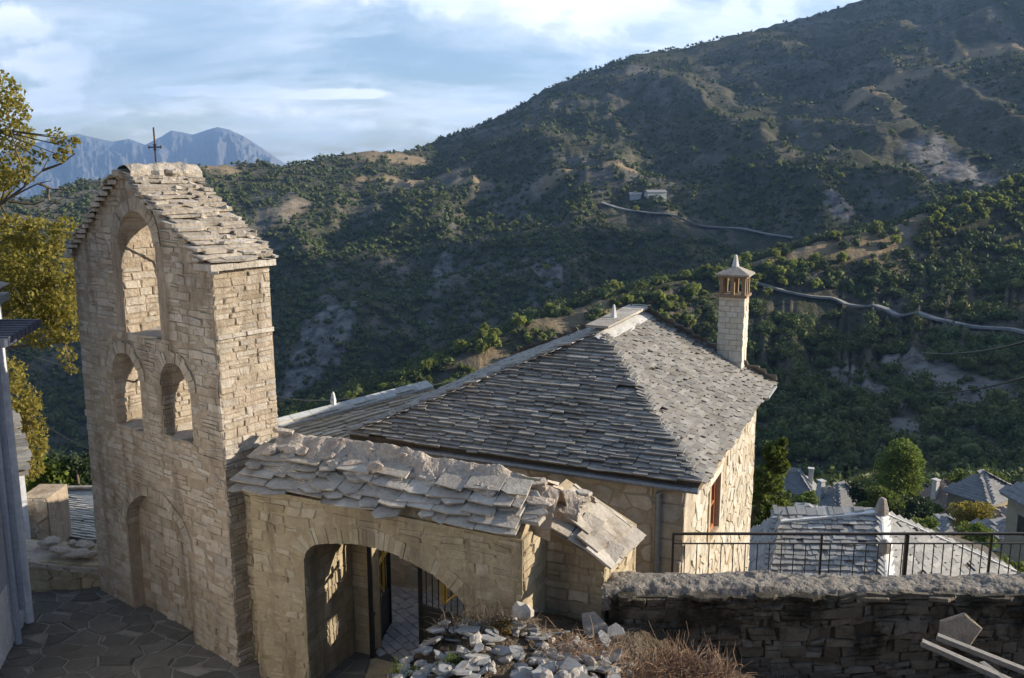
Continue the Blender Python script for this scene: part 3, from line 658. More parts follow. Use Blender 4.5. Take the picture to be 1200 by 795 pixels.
def tree(name, loc, h, rx, label, cat='tree', group=None, shape='round', clumps=26, leaves=1800, leaf=.12, seed=1, m='leafg', parts=True):
    C_ = crown_centers(h, rx, clumps, seed, shape); root = empty(name, loc, label, cat, group)
    V, Fc = leaf_quads(C_, leaves, 1.0, leaf, seed)
    o = tri_mesh('crown', V, Fc, M[m]); o.parent = root
    mb = MB(); L = Vector(loc); mb.tube([L + Vector((0, 0, -.5)), L + Vector((.03 * h, 0, h * .3)), L + Vector((0, .02 * h, h * .7))], [h * .035, h * .026, h * .01], 7)
    for c in C_[::3]: mb.tube([L + Vector((0, 0, h * .3)), L + Vector(c[:3]) * .6 + Vector((0, 0, h * .12)) - L * 0, L + Vector(c[:3])], [h * .012, h * .008, h * .003], 5) if False else mb.tube([L + Vector((.01 * h, 0, h * .28)), L + Vector((c[0] * .5, c[1] * .5, (h * .28 + c[2]) / 2)), L + Vector(c[:3])], [h * .014, h * .009, h * .003], 5)
    mb.build('trunk', M['bark'], root); return root
def small_tree_mesh(seed, h, rx, m, shape='round'):
    C_ = crown_centers(h, rx, 11, seed, shape); V, Fc = leaf_quads(C_, 420, 1., .42, seed)
    v, f = ico(1); me = bpy.data.meshes.new('hillside_tree'); k = len(V)
    cores = []; cf = []
    for c in C_:
        cores.append(v * c[3] * .5 * np.random.default_rng(seed).uniform(.8, 1.2, (len(v), 1)) + c[:3]); cf.append(f + k + (len(cores) - 1) * len(v))
    VV = np.concatenate([V] + cores); me.from_pydata(VV.tolist(), [], Fc.tolist() + np.concatenate(cf).tolist()); me.materials.append(M[m]); return me
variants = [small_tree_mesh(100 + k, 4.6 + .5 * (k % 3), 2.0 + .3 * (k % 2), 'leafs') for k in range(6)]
HT = 'rounded green tree in the scattered line of trees along the sunlit spur above the roofs'
spots = []
rs = random.Random(11)
for k in range(262):
    px = rs.uniform(330, 1215) if k < 170 else rs.choice((rs.uniform(430, 620), rs.uniform(1080, 1215), rs.uniform(780, 960)))
    A_ = (px - 600) / F / math.cos(PITCH); cY = float(np.interp(A_, SPUR[0], SPUR[2])); yy = cY + rs.gauss(-9, 11)
    if fieldmask(np.array([A_ * yy]), np.array([yy]))[0] > .5 and rs.random() < .8: continue
    spots.append((A_ * yy * 1.0, yy, rs.uniform(.6, 1.7)))
for i, (x, y, s_) in enumerate(spots):
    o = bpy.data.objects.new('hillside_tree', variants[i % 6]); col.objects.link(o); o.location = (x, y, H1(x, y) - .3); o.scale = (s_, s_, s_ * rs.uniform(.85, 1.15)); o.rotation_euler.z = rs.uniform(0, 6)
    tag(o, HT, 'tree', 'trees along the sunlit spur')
HT2 = 'small bright green tree standing out of the dark scrub on the far hillside'
k = 0
for px, py in [(590, 265), (605, 268), (575, 268), (870, 205), (880, 200), (912, 196), (856, 190), (815, 182), (845, 262), (930, 225), (940, 125), (910, 218), (1025, 195), (1045, 160), (1110, 225), (1170, 45), (640, 320), (565, 240), (560, 243), (450, 215), (525, 205), (470, 226), (585, 222), (500, 215), (490, 240), (440, 232), (665, 245), (672, 249), (745, 250), (985, 212), (1008, 160)]:
    q = hit(px, py, 500)
    if not q: continue
    o = bpy.data.objects.new('hillside_tree', variants[k % 6]); k += 1; col.objects.link(o); o.location = q - Vector((0, 0, .3)); o.scale = (1.5,) * 3; o.rotation_euler.z = k
    tag(o, HT2, 'tree', 'bright trees on the far hillside')
# ------------------------------------------------------------ haze
hz = MB(); hz.box(-7500, 5200, -2700, 10400, -1000, 1150)
hm = bpy.data.materials.new('haze_air'); hm.use_nodes = True; hn = hm.node_tree.nodes; hn.clear()
ho = hn.new('ShaderNodeOutputMaterial'); hv = hn.new('ShaderNodeVolumePrincipled'); hv.inputs['Color'].default_value = (.34, .57, 1, 1); hv.inputs['Density'].default_value = 9e-5; hv.inputs['Anisotropy'].default_value = .2
hm.node_tree.links.new(hv.outputs[0], ho.inputs['Volume']); tag(hz.build('haze', hm), kind='stuff')

UP = Vector((0, 0, 1))
# two unseen clouds added east above the air box to shade ravine and spur
cloudm = mat('shade_cloud_white', [(.8, .8, .82), (.85, .85, .86)], rnd_amt=0, bump=0, rough=1, spec=0)
def shade_cloud(cx_, cy_, rx, ry, seed, label):
    r = np.random.default_rng(seed); v, f = ico(2); VV = []; FF = []
    for k in range(34):
        a = r.uniform(0, 6.28); q = math.sqrt(r.uniform(0, 1)); s_ = r.uniform(.22, .4) * (1.1 - .4 * q)
        VV.append(v * np.array([rx * s_, ry * s_, 45 * r.uniform(.7, 1.3)]) * r.uniform(.9, 1.1, (len(v), 1)) + np.array([cx_ + math.cos(a) * q * rx, cy_ + math.sin(a) * q * ry, 1290 + r.uniform(-20, 40)])); FF.append(f + k * len(v))
    return tri_mesh('shade_cloud', np.concatenate(VV), np.concatenate(FF), cloudm, kind='structure')
OFF = (1290 - 80) / math.tan(R(SUN_EL)); ox, oy = OFF * math.sin(R(SUN_AZ)), OFF * math.cos(R(SUN_AZ))
shade_cloud(60 + ox * 1.1, 640 + oy * 1.1, 190, 105, 3, ''); k_ = (1290 + 55) / math.tan(R(SUN_EL)); shade_cloud(230 + k_ * math.sin(R(SUN_AZ)), 262 + k_ * math.cos(R(SUN_AZ)), 200, 75, 8, '')
def box_in(f, mb, u0, u1, v0, v1, n0, n1): mb.box(u0, u1, v0, v1, n0, n1, f)
def lump_strip(mb, fn, L, Wd, nu, nw, amp, seed, hump=.1, sc=6.):
    """rough mortared or lichen-grown strip: fn(u, w, h) -> world; u along, w across (-.5..+.5), h up"""
    U_, W_ = np.meshgrid(np.linspace(0, L, nu), np.linspace(-.5, .5, nw), indexing='ij')
    Hh = hump * (1 - (2 * np.abs(W_)) ** 2.2) + amp * (fbm(U_ * sc + seed, W_ * Wd * sc + seed * 3, 5, seed) - .5) * 2
    J = amp * .8 * (fbm(U_ * sc * 1.3 + 50, W_ * Wd * sc + 7, 3, seed + 5) - .5)
    V = [fn(float(U_[i, j]), float(W_[i, j] * Wd + J[i, j]), float(Hh[i, j])) for i in range(nu) for j in range(nw)]
    Fc = [(i * nw + j, i * nw + j + 1, (i + 1) * nw + j + 1, (i + 1) * nw + j) for i in range(nu - 1) for j in range(nw - 1)]
    # skirt so that the strip has depth
    b = len(V)
    for i in range(nu):
        for j in (0, nw - 1): V.append(fn(float(U_[i, j]), float(W_[i, j] * Wd), -.12))
    for i in range(nu - 1):
        Fc.append((i * nw, (i + 1) * nw, b + 2 * (i + 1), b + 2 * i)); Fc.append((i * nw + nw - 1, (i + 1) * nw + nw - 1, b + 2 * (i + 1) + 1, b + 2 * i + 1))
    mb.add(V, Fc)

# ------------------------------------------------------------ bell tower
T0 = (-6.42, 13.30, 0); TW = 3.62; TD = .84
T = frame(T0, (2.87, -2.30), taper=(TW / 2, .0085))
bt = empty('bell_tower', T(TW / 2, 0, -TD / 2), 'tall weathered stone bell gable with three open arches, slab roof and iron cross', 'bell tower')
big = arch(1.40, 2.32, 4.24, 5.47, .46); w1 = arch(.93, 1.66, 2.86, 3.60, .36); w2 = arch(2.22, 2.93, 2.92, 3.62, .36); ni = arch(1.00, 2.58, -.02, 1.35, .60)
outer = [(0, -.15), (TW, -.15), (TW, 5.28), (1.85, 6.36), (1.45, 6.36), (0, 5.24)]
core = MB(); extrude(core, T, outer, [big, w1, w2, [(a, b if b > 0 else .0) for a, b in ni]], -.17, 0.)
extrude(core, T, outer, [big, w1, w2], -TD, -.172); core.build('core_wall', M['tmortar'], bt)
def not_in(*polys): return lambda u, v: not any(inside(p, u, v) for p in polys)
gr = [arch(1.40 - .17, 2.32 + .17, 4.4, 5.47, .63), arch(.93 - .16, 1.66 + .16, 3.5, 3.60, .52), arch(2.22 - .16, 2.93 + .16, 3.55, 3.62, .52), arch(.86, 2.72, 1.2, 1.35, .74)]
ft = lambda u, v: inside(outer, u, v) and not_in(big, w1, w2, ni, *gr)(u, v)
st = MB(); courses(st, T, TW, 6.4, ft, hr=(.055, .13), wr=(.12, .40), gap=.007, relief=(-.002, .019), warp=.028, jit=.018, seed=21, skip=.05, split=.35)
fn_ = lambda u, v: inside(ni, u, v)
Tn = lambda u, v, n=0.: T(u, v, n - .17); courses(st, Tn, TW, 2, fn_, hr=(.09, .17), wr=(.15, .4), relief=(.004, .02), seed=5, skip=.12)
Tb = lambda u, v, n=0.: T(TW - u, v, -TD - n)
courses(st, Tb, TW, 6.4, lambda u, v: inside(outer, TW - u, v) and not_in(big, w1, w2)(TW - u, v), hr=(.08, .15), wr=(.2, .5), relief=(.004, .03), seed=8)
courses(st, sub(T, TW, 0, 1), TD, 5.28, lambda u, v: True, hr=(.055, .125), wr=(.10, .36), relief=(.002, .022), warp=.012, jit=.013, seed=33, split=.3)
courses(st, sub(T, 0, 0, -1), TD, 5.24, lambda u, v: True, hr=(.08, .16), wr=(.16, .5), relief=(.004, .03), seed=34)
for (a, b, c, d) in ((1.40, 4.24, 5.47, 1), (.93, 2.86, 3.6, 1), (2.22, 2.92, 3.62, 1)):      # reveals on the left jambs
    courses(st, (lambda u, v, n=0., a=a: T(a + n, v, -u)), TD, c - b, lambda u, v: True, hr=(.06, .13), wr=(.12, .36), relief=(.002, .022), v0=b, seed=int(a * 50))
for (a, b, c) in ((2.32, 4.24, 5.47), (1.66, 2.86, 3.6), (2.93, 2.92, 3.62)):
    courses(st, (lambda u, v, n=0., a=a: T(a - n, v, -u)), TD, c - b, lambda u, v: True, hr=(.06, .13), wr=(.12, .36), relief=(.002, .012), v0=b, seed=int(a * 51))
st.build('masonry', M['tstone'], bt)
def archpts(u0, u1, vs_, rise, n=24):
    c = (u0 + u1) / 2; a = (u1 - u0) / 2; return [(c - a * math.cos(math.pi * k / n), vs_ + rise * math.sin(math.pi * k / n)) for k in range(n + 1)]
for (p, wd, n0, sz) in ((archpts(1.40, 2.32, 5.47, .46), .17, -TD, .085), (archpts(.93, 1.66, 3.60, .36), .16, -TD, .08), (archpts(2.22, 2.93, 3.62, .36), .16, -TD, .08), (archpts(1.0, 2.58, 1.35, .60), .13, -.17, .10)):
    rg = MB(); ring(rg, T, p, wd, n0, .014, seed=int(wd * 100), size=sz); rg.build('arch_ring', M['tstone'], bt)
for (a, b, v) in ((1.38, 2.36, 4.24), (.9, 1.7, 2.86), (2.2, 2.96, 2.92)):
    sl_ = MB(); rock(sl_, T((a + b) / 2, v + .01, -.35), (b - a - .02, .9, .05), int(a * 10), rot=math.atan2(-2.3, 2.87), flat=True)
    rock(sl_, T(b - .3, v + .07, -.6), (.35, .25, .07), int(a * 10) + 3, rot=.3, flat=True)
    sl_.build('window_sill', M['tslate'], bt)
# thin string courses on the sunlit side
for v in (2.92, 4.40):
    sc = MB()
    for k in range(4):
        u0 = k * TD / 4; box_in(sub(T, TW, 0, 1), sc, u0 + .004, u0 + TD / 4 - .004, v + random.uniform(-.006, .006), v + .05, -.02, .05 + random.uniform(-.01, .012))
    sc.build('string_course', M['tslate'], bt)
rf = MB(); E_ = T(0, 0, -1) - T(0, 0, 0); Ud = (T(1, 0, 0) - T(0, 0, 0)).normalized()
def rslope(u0, v0, u1, v1):
    A = T(u0, v0, .05); d = T(u1, v1, .05) - A; return A, d.normalized(), d.length
A, S_, Ls = rslope(3.70, 5.29, 1.72, 6.40)
slates(rf, A, E_, S_, lambda v: (0, .95) if v < Ls - .12 else None, .095, (.16, .5), .036, length=.26, jit=.05, seed=4, ragged=.03, lift=.01, tk=1.4)
A, S_, Ls2 = rslope(.0, 5.26, 1.50, 6.38)
slates(rf, A, E_, S_, lambda v: (0, .95) if v < Ls2 - .12 else None, .09, (.14, .4), .030, length=.22, jit=.04, seed=9, ragged=.02, lift=.0)
for k in range(26):
    u = random.uniform(1.45, 1.95); rock(rf, T(u, 6.40 + random.uniform(-.02, .03), random.uniform(-.85, .02)), (random.uniform(.2, .4), random.uniform(.14, .3), random.uniform(.04, .09)), k, rot=random.uniform(0, 3), flat=True, tilt=(random.uniform(-.15, .15), random.uniform(-.15, .15)))
for k in range(40):
    t = random.random(); u = 3.60 - 1.8 * t; rock(rf, T(u, 5.38 + 1.05 * t, random.uniform(-.85, .02)), (random.uniform(.12, .3), random.uniform(.12, .2), .05), k + 80, rot=random.uniform(0, 3), flat=True, tilt=(.1, .5))
rf.build('slab_roof', M['tslate'], bt)
ev = MB()
for k in range(3):
    P_ = [T(3.62 + .02 * k, 5.30, .13 - k * .40), T(3.62, 5.30, .13 - (k + 1) * .40 + .012)]
    for j in range(1):
        f_ = lambda a, b, c: T(a, c, b)
        ev.box(3.36, 3.72 + random.uniform(-.02, .03), .08 - (k + 1) * .33 + .012, .08 - k * .33, 5.25 + random.uniform(-.01, .01), 5.33, f_)
ev.build('eave_slab', M['tslate'], bt)
mt = MB()
lump_strip(mt, lambda u, w_, h: T(1.76 + w_, 6.46 + h, .05 - u), 1.05, .36, 26, 10, .05, 3, hump=.07)
mt.build('ridge_mortar', M['tslate'], bt)
# gable flashing stones along the front rake
for (u0, v0, u1, v1) in ((-.10, 5.19, 1.46, 6.33), (3.80, 5.20, 1.86, 6.33)):
    gk = MB()
    for k in range(15):
        t = (k + .5) / 15; rock(gk, T(u0 + (u1 - u0) * t, v0 + (v1 - v0) * t, .05 + random.uniform(-.02, .03)), (random.uniform(.14, .3), .14, random.uniform(.03, .07)), k + 31, rot=math.atan2(-2.3, 2.87), flat=True, tilt=(0, -.55 if u0 > 1 else .62) if False else (0, 0))
    gk.build('rake_stone', M['tslate'], bt)
cb = at(183, 194, 12.55)
cr = empty('iron_cross', cb, 'thin rusty iron cross standing on the ridge of the bell gable', 'cross')
c_ = MB(); c_.tube([cb - UP * .18, cb + UP * .50], .011, 6); c_.build('shaft', M['rust'], cr)
c_ = MB(); dU = Ud; c_.tube([cb + UP * .24 - dU * .15, cb + UP * .24 + dU * .15], .010, 6)
for s_ in (-1, 1):
    c_.tube([cb + UP * .24 + dU * s_ * .15 - UP * .022, cb + UP * .24 + dU * s_ * .15 + UP * .022], .009, 5)
    c_.tube([cb + UP * .20 + dU * s_ * .03, cb + UP * .28 - dU * s_ * .03], .008, 5)
c_.build('crossbar', M['rust'], cr)
br = MB()     # bent rods left in the openings
br.tube([T(1.42, 4.75, -.62), T(1.55, 5.25, -.60), T(1.9, 5.62, -.55), T(2.1, 5.66, -.5)], .016, 6); br.tube([T(.93, 3.42, -.3), T(1.25, 3.62, -.45), T(1.66, 3.92, -.55)], .013, 5); br.tube([T(2.25, 3.70, -.4), T(2.93, 3.66, -.5)], .02, 6)
br.build('bell_bracket', M['rust'], bt)

# ------------------------------------------------------------ gatehouse
G = frame((-3.2, 10.8, 0), (.913, -.408))
gh = empty('gateway', G(1.8, 0, -.6), 'stone gateway with a wide low arch and broken slab roof beside the bell tower', 'gateway')
intr = [(.71, 1.72), (.73, 1.86), (.82, 1.96), (.98, 2.02), (1.21, 2.07), (1.52, 2.11), (1.83, 2.10), (2.06, 2.06), (2.28, 2.0), (2.48, 1.93), (2.63, 1.86), (2.80, 1.75), (2.92, 1.62)]
hole = [(.71, 0.0)] + intr + [(2.95, 0.0)]
gout = [(-.06, -.15), (3.63, -.15), (3.63, 2.52), (-.06, 2.58)]
gc = MB(); extrude(gc, G, gout, [hole], -1.02, 0)
inn = [(.97, 0.0), (.97, 1.5)] + [(a * .80 + .36, b - .12) for a, b in intr[1:-1]] + [(2.66, 1.45), (2.66, 0.0)]
extrude(gc, G, [(0, -.15), (3.63, -.15), (3.63, 2.5), (0, 2.5)], [inn], -1.28, -1.024)
extrude(gc, G, [(-.02, 2.4), (3.62, 2.4), (3.62, 2.5), (-.02, 2.5)], [], -1.2, -.02)
gf = lambda n0, n1: 0
# gable core under the roof
prof = [(.0, 2.50), (-.6, 3.02), (-1.2, 2.50)]
V = [G(u, v, n) for u in (.0, 3.6) for n, v in prof]; gc.add(V, [(0, 1, 2), (5, 4, 3), (0, 3, 4, 1), (1, 4, 5, 2)])
gc.build('core_wall', M['gmortar'], gh)
gs = MB(); grg = [(a, b) for a, b in [(.55, 1.6), (.56, 1.95), (.70, 2.13), (.95, 2.21), (1.21, 2.27), (1.52, 2.31), (1.85, 2.30), (2.10, 2.25), (2.35, 2.17), (2.58, 2.07), (2.78, 1.96), (3.0, 1.82), (3.1, 1.6)]]
courses(gs, G, 3.69, 2.66, lambda u, v: v < 2.55 and not inside(hole, u, v) and not inside(grg + [(2.9, 1.5), (.72, 1.5)], u, v), hr=(.07, .14), wr=(.12, .38), gap=.014, u0=-.06, relief=(-.004, .014), warp=.03, jit=.024, seed=15, skip=.08, split=.35)
courses(gs, (lambda u, v, n=0.: G(.71 + n, v, -u)), 1.0, 1.74, lambda u, v: True, hr=(.1, .2), wr=(.15, .4), relief=(.002, .016), seed=3)
courses(gs, (lambda u, v, n=0.: G(2.95 - n, v, -u)), 1.0, 1.5, lambda u, v: True, hr=(.1, .2), wr=(.15, .4), relief=(.002, .016), seed=4)
courses(gs, (lambda u, v, n=0.: G(.71 + u, v, -1.022 + n)), .26, 1.5, lambda u, v: True, hr=(.1, .2), wr=(.15, .26), relief=(.002, .016), seed=6)
courses(gs, sub(G, 3.63, 0, 1), .72, 2.55, lambda u, v: True, hr=(.1, .2), wr=(.2, .45), gap=.012, relief=(.002, .02), seed=7)
courses(gs, (lambda u, v, n=0.: G(-.06 - n, v, -u)), .5, 2.55, lambda u, v: True, hr=(.1, .2), wr=(.2, .45), gap=.012, relief=(.002, .03), seed=17)
courses(gs, (lambda u, v, n=0.: G(3.63 - u, v, -1.28 - n)), 3.6, 2.5, lambda u, v: not inside(inn, 3.63 - u, v), hr=(.1, .2), wr=(.2, .45), gap=.012, relief=(.002, .02), seed=18)
gs.build('masonry', M['gstone'], gh)
rg = MB(); ring(rg, G, intr, .19, -.30, -.002, seed=12, size=.07); rg.build('arch_ring', M['gstone'], gh)
inf = MB(); box_in(G, inf, -.62, -.065, -.1, 2.45, -1.25, -.30); inf.build('infill_wall', M['gmortar'], gh)
iw = MB(); courses(iw, (lambda u, v, n=0.: G(-.6 + u, v, -.30 + n)), .53, 2.45, lambda u, v: True, hr=(.09, .18), wr=(.15, .3), relief=(.005, .035), gap=.014, seed=23); iw.build('infill_masonry', M['gstone'], gh)
# lower shoulder to the right, set back
bc = MB(); V = [G(u, v, n) for n in (-.69, -1.95) for u, v in ((3.40, .2), (4.34, .2), (4.34, 2.10), (3.64, 2.44), (3.40, 2.56))]
bc.add(V, [(0, 1, 2, 3, 4), (9, 8, 7, 6, 5), (0, 5, 6, 1), (1, 6, 7, 2), (2, 7, 8, 3), (3, 8, 9, 4), (4, 9, 5, 0)]); bc.build('shoulder_core', M['gmortar'], gh)
bs = MB(); Gb = lambda u, v, n=0.: G(u, v, -.69 + n); top_ = lambda u: 2.44 - (u - 3.64) * .48
courses(bs, Gb, .70, 2.3, lambda u, v: v < top_(u) - .03, hr=(.08, .16), wr=(.14, .36), gap=.012, relief=(.002, .025), u0=3.64, v0=.6, seed=41)
courses(bs, (lambda u, v, n=0.: G(4.34 + n, v, -.69 - u)), 1.24, 1.44, lambda u, v: True, hr=(.08, .15), wr=(.14, .36), gap=.012, relief=(.002, .03), v0=.6, seed=42)
bs.build('shoulder_masonry', M['gstone'], gh)
gr_ = MB(); Ug = (G(1, 0, 0) - G(0, 0, 0)); Ng = G(0, 0, 1) - G(0, 0, 0)
A = G(-.20, 2.55, .13); d = G(-.20, 3.08, -.62) - A; Ls = d.length
slates(gr_, A, Ug, d.normalized(), lambda v: (.0, 3.80 - v * .1) if v < Ls - .42 else None, .115, (.14, .60), .025, length=.26, jit=.075, seed=31, ragged=.05, lift=.008, miss=.05, tk=2.2)
for k in range(46):
    u_ = random.uniform(-.2, 3.7); t = random.uniform(.35, .85); rock(gr_, G(u_, 2.60 + .50 * t - .02 * u_, .15 - .75 * t), (random.uniform(.22, .62), random.uniform(.16, .34), random.uniform(.03, .06)), 700 + k, rot=-.42 + random.uniform(-.4, .4), flat=True, tilt=(random.uniform(.15, .6), random.uniform(-.15, .15)))
A = G(-.20, 2.50, -1.36); d = G(-.20, 3.08, -.58) - A; Ls = d.length
slates(gr_, A, Ug, d.normalized(), lambda v: (0, 3.8) if v < Ls - .45 else None, .19, (.28, .66), .045, length=.34, jit=.055, seed=32, ragged=.045, lift=.0)
gr_.build('slab_roof', M['gslate'], gh)
br_ = MB()
def tri_slates(mb, P, expo, wr, th, seed, jit=.02, ragged=.02, lift=0., length=None, miss=0.):
    """P: eave start, eave end, top end, top start"""
    P = [Vector(p) for p in P]; E = (P[1] - P[0]); Le = E.length; E = E.normalized()
    m_ = P[3] - P[0]; m2 = P[2] - P[0]; S = (m2 - E * m2.dot(E)); Lh = S.length; S = S.normalized(); a3, a2 = m_.dot(E), m2.dot(E)
    slates(mb, P[0], E, S, lambda v: (a3 * v / Lh, Le + (a2 - Le) * v / Lh) if v < Lh - lift * 3 else None, expo, wr, th, seed=seed, jit=jit, ragged=ragged, lift=lift, length=length, miss=miss)
sA, sB, sC, sP, sP2 = G(3.50, 2.50, -.60), G(4.46, 2.10, -.60), G(4.52, 2.05, -1.68), G(3.86, 2.52, -1.05), G(3.80, 2.56, -1.45)
br_.add([sA, sB, sC, sP, sP2, G(3.4, 2.5, -1.5)], [(0, 1, 3), (1, 2, 4, 3), (0, 3, 4, 5)])
tri_slates(br_, [sA, sB, sP, sP], .22, (.25, .5), .022, 36, jit=.03, ragged=.01, length=.30)
tri_slates(br_, [sB, sC, sP2, sP], .24, (.3, .6), .022, 37, jit=.03, ragged=.01, length=.32)
for k in range(5): rock(br_, G(3.83 + .02 * k, 2.56 + .036 * k, -1.20), (.36 - .03 * k, .24, .034), 60 + k, rot=.2 * k, flat=True, tilt=(.04, .12))
for k in range(26):
    t = random.random(); u_ = 3.5 + .5 * t; rock(br_, G(u_ - .1, 2.52 + random.uniform(-.04, .03), random.uniform(-1.4, -.8)), (random.uniform(.08, .26), random.uniform(.08, .2), random.uniform(.03, .08)), 160 + k, rot=k, flat=True, tilt=(random.uniform(-.3, .3), random.uniform(-.3, .3)))
br_.build('shoulder_slab', M['gslate'], gh)
rm = MB()
def ridgef(u, w_, h):
    h = h * (.45 + .55 * min(1, max(0, u - .2) / .7)); z = 3.06 - .045 * u - (.20 * max(0, u - 3.1))
    return G(-.02 + u, z + h - abs(w_) * .55, -.62 + w_ * (1 + .15 * math.sin(u * 3)))
lump_strip(rm, ridgef, 3.85, .72, 170, 30, .075, 14, hump=.17, sc=4.6)
for k in range(54):
    u = random.uniform(-.05, 3.6); sd = random.uniform(-.25, .38); rock(rm, G(u, 3.14 - .045 * u - abs(sd) * .52 + random.uniform(-.03, .03), -.62 + sd), (random.uniform(.12, .46), random.uniform(.10, .28), random.uniform(.025, .06)), 900 + k, rot=random.uniform(-.6, .6) - .4, flat=True, tilt=(sd * 1.1 + random.uniform(-.2, .2), random.uniform(-.15, .15)))
for k in range(60):
    u = random.uniform(-.1, 3.7); sd = random.choice((-1, 1, 1, 1)); rock(rm, G(u, 2.98 - .035 * u + random.uniform(-.06, .06), -.62 + sd * random.uniform(.12, .34)), (random.uniform(.15, .5), random.uniform(.12, .26), random.uniform(.05, .11)), 200 + k, rot=random.uniform(-.5, .5) - .4, tilt=(random.uniform(-.3, .3) + .3 * sd, random.uniform(-.2, .2)))
lump_strip(rm, lambda u, w_, h: G(3.35 + u, 2.72 - u * .10 + h * .8 - abs(w_) * .3, -.98 - u * .2 + w_), .62, .62, 30, 16, .07, 19, hump=.09, sc=5)
rm.build('ridge_mortar', M['cement'], gh)

def gate_leaf(root, hinge, d, wdt, hgt_, label=None):
    d = Vector((d[0], d[1], 0)).normalized(); hp = Vector(hinge); p = lambda s, z: hp + d * s + UP * z
    g = MB()
    for s in (0, wdt): g.bar(p(s, .03), p(s, hgt_ if s == 0 else hgt_ * 1.0), .055, .055)
    for z in (.08, .62, hgt_ - .04): g.bar(p(.03, z), p(wdt - .03, z), .03, .04)
    g.add([p(0.03, .06) , p(wdt - .03, .06), p(wdt - .03, .60), p(.03, .60)] + [q + d.cross(UP) * .006 for q in (p(0.03, .06), p(wdt - .03, .06), p(wdt - .03, .60), p(.03, .60))], [(0, 1, 2, 3), (7, 6, 5, 4), (0, 4, 5, 1), (1, 5, 6, 2), (2, 6, 7, 3), (3, 7, 4, 0)]); g.build('frame', M['iron'], root)
    b = MB()
    for k in range(1, 10): b.bar(p(wdt * k / 10, .62), p(wdt * k / 10, hgt_ - .04), .014, .014)
    b.build('bars', M['iron'], root)
    x = MB(); c = wdt * .62; o_ = d.cross(UP) * .022
    for sg in (-1, 1):
        oo = o_ * sg
        x.bar(p(c - .025, .74) + oo, p(c - .025, 1.50) + oo, .016, .016); x.bar(p(c + .025, .74) + oo, p(c + .025, 1.50) + oo, .016, .016)
        x.bar(p(c - .27, 1.22) + oo, p(c + .27, 1.22) + oo, .016, .016); x.bar(p(c - .27, 1.27) + oo, p(c + .27, 1.27) + oo, .016, .016)
        x.bar(p(c - .30, 1.02) + oo, p(c - .05, .78) + oo, .018, .018)
    x.build('gilded_cross', M['gold'], root)
gl = empty('gate_leaf', G(.99, 0, -1.16), 'black iron gate leaf with gilded cross, seen edge-on beside the left arch jamb', 'gate leaf', 'iron gate leaves of the gateway')
gate_leaf(gl, G(1.0, -.05, -1.0), (.13, 1.0), .92, 1.82)
g2 = empty('gate_leaf', G(2.62, 0, -1.16), 'right black iron gate leaf with gilded cross standing ajar behind the rubble heap', 'gate leaf', 'iron gate leaves of the gateway')
gate_leaf(g2, G(2.64, .18, -1.05), (-.93, .62), 1.02, 1.62)
rd = MB(); rd.bar(G(2.02, 1.78, -1.30), G(2.02, 1.92, -1.30), .07, .05); tag(rd.build('alarm_box', M['red']), 'small red box fixed high behind the gateway arch beside the right gate leaf', 'box')

# ------------------------------------------------------------ house
a_ = Vector((.408, .913, 0)); b_ = Vector((-.913, .408, 0)); Q = Vector((2.45, 11.40, 2.44))
hs = empty('stone_house', (1.9, 13.6, 0), 'pale stone house with a big hipped slate roof and a tall chimney behind the gateway', 'house')
Qw = Vector((2.29, 11.57, 0)); Hf = frame(Qw + b_ * 5.05, (.913, -.408)); Hr = frame(Qw, (.408, .913))
wc = MB(); win = [(1.72, .86), (2.42, .86), (2.42, 1.76), (1.72, 1.76)]
extrude(wc, Hr, [(0, -4.5), (5.75, -4.5), (5.75, 2.42), (0, 2.42)], [win], -.35, 0)
extrude(wc, Hf, [(0, -1.5), (5.05 - .352, -1.5), (5.05 - .352, 2.42), (0, 2.42)], [], -.35, 0)
Hb = frame(Qw + a_ * 5.75, (-.913, .408)); extrude(wc, Hb, [(.352, -4.5), (5.05, -4.5), (5.05, 2.42), (.352, 2.42)], [], -.35, 0)
Hl = frame(Qw + a_ * 5.75 + b_ * 5.05, (-.408, -.913)); extrude(wc, Hl, [(.352, -4.5), (5.39, -4.5), (5.39, 2.42), (.352, 2.42)], [], -.35, 0)
wc.build('wall', M['hmortar'], hs)
wn = [(1.60, .76), (2.54, .76), (2.54, 1.90), (1.60, 1.90)]
hm_ = MB(); voron(hm_, Hf, 4.62, 3.9, lambda u, v: 0 <= u <= 4.62, cs=.26, asp=1.35, gap=.014, relief=(.003, .012), v0=-1.5, seed=3)
courses(hm_, (lambda u, v, n=0.: Hf(4.63 + u, v, n)), .42, 3.9, lambda u, v: True, hr=(.22, .34), wr=(.3, .5), gap=.010, relief=(.01, .022), v0=-1.5, warp=.003, seed=52)
voron(hm_, Hr, 5.75, 3.9, lambda u, v: .42 < u and not inside(wn, u, v), cs=.20, asp=1.5, gap=.010, relief=(.003, .02), v0=-1.5, seed=4)
courses(hm_, Hr, .42, 3.9, lambda u, v: True, hr=(.22, .34), wr=(.3, .5), gap=.010, relief=(.01, .022), v0=-1.5, warp=.003, seed=53)
for (u0, u1, v0, v1) in ((1.60, 2.54, 1.77, 1.90), (1.60, 1.71, .86, 1.76), (2.43, 2.54, .86, 1.76), (1.58, 2.56, .76, .85)): box_in(Hr, hm_, u0, u1, v0, v1, -.02, .022)
hm_.build('masonry', M['hstone'], hs)
wi = empty('window', Hr(2.07, .86, -.1)); wi.parent = hs; wi.location = Vector(Hr(2.07, .86, -.1)) - Vector(hs.location)
def child_build(mb, name, mat_, par):      # sub-part of an empty part
    return mb.build(name, mat_, par)
wf = MB()
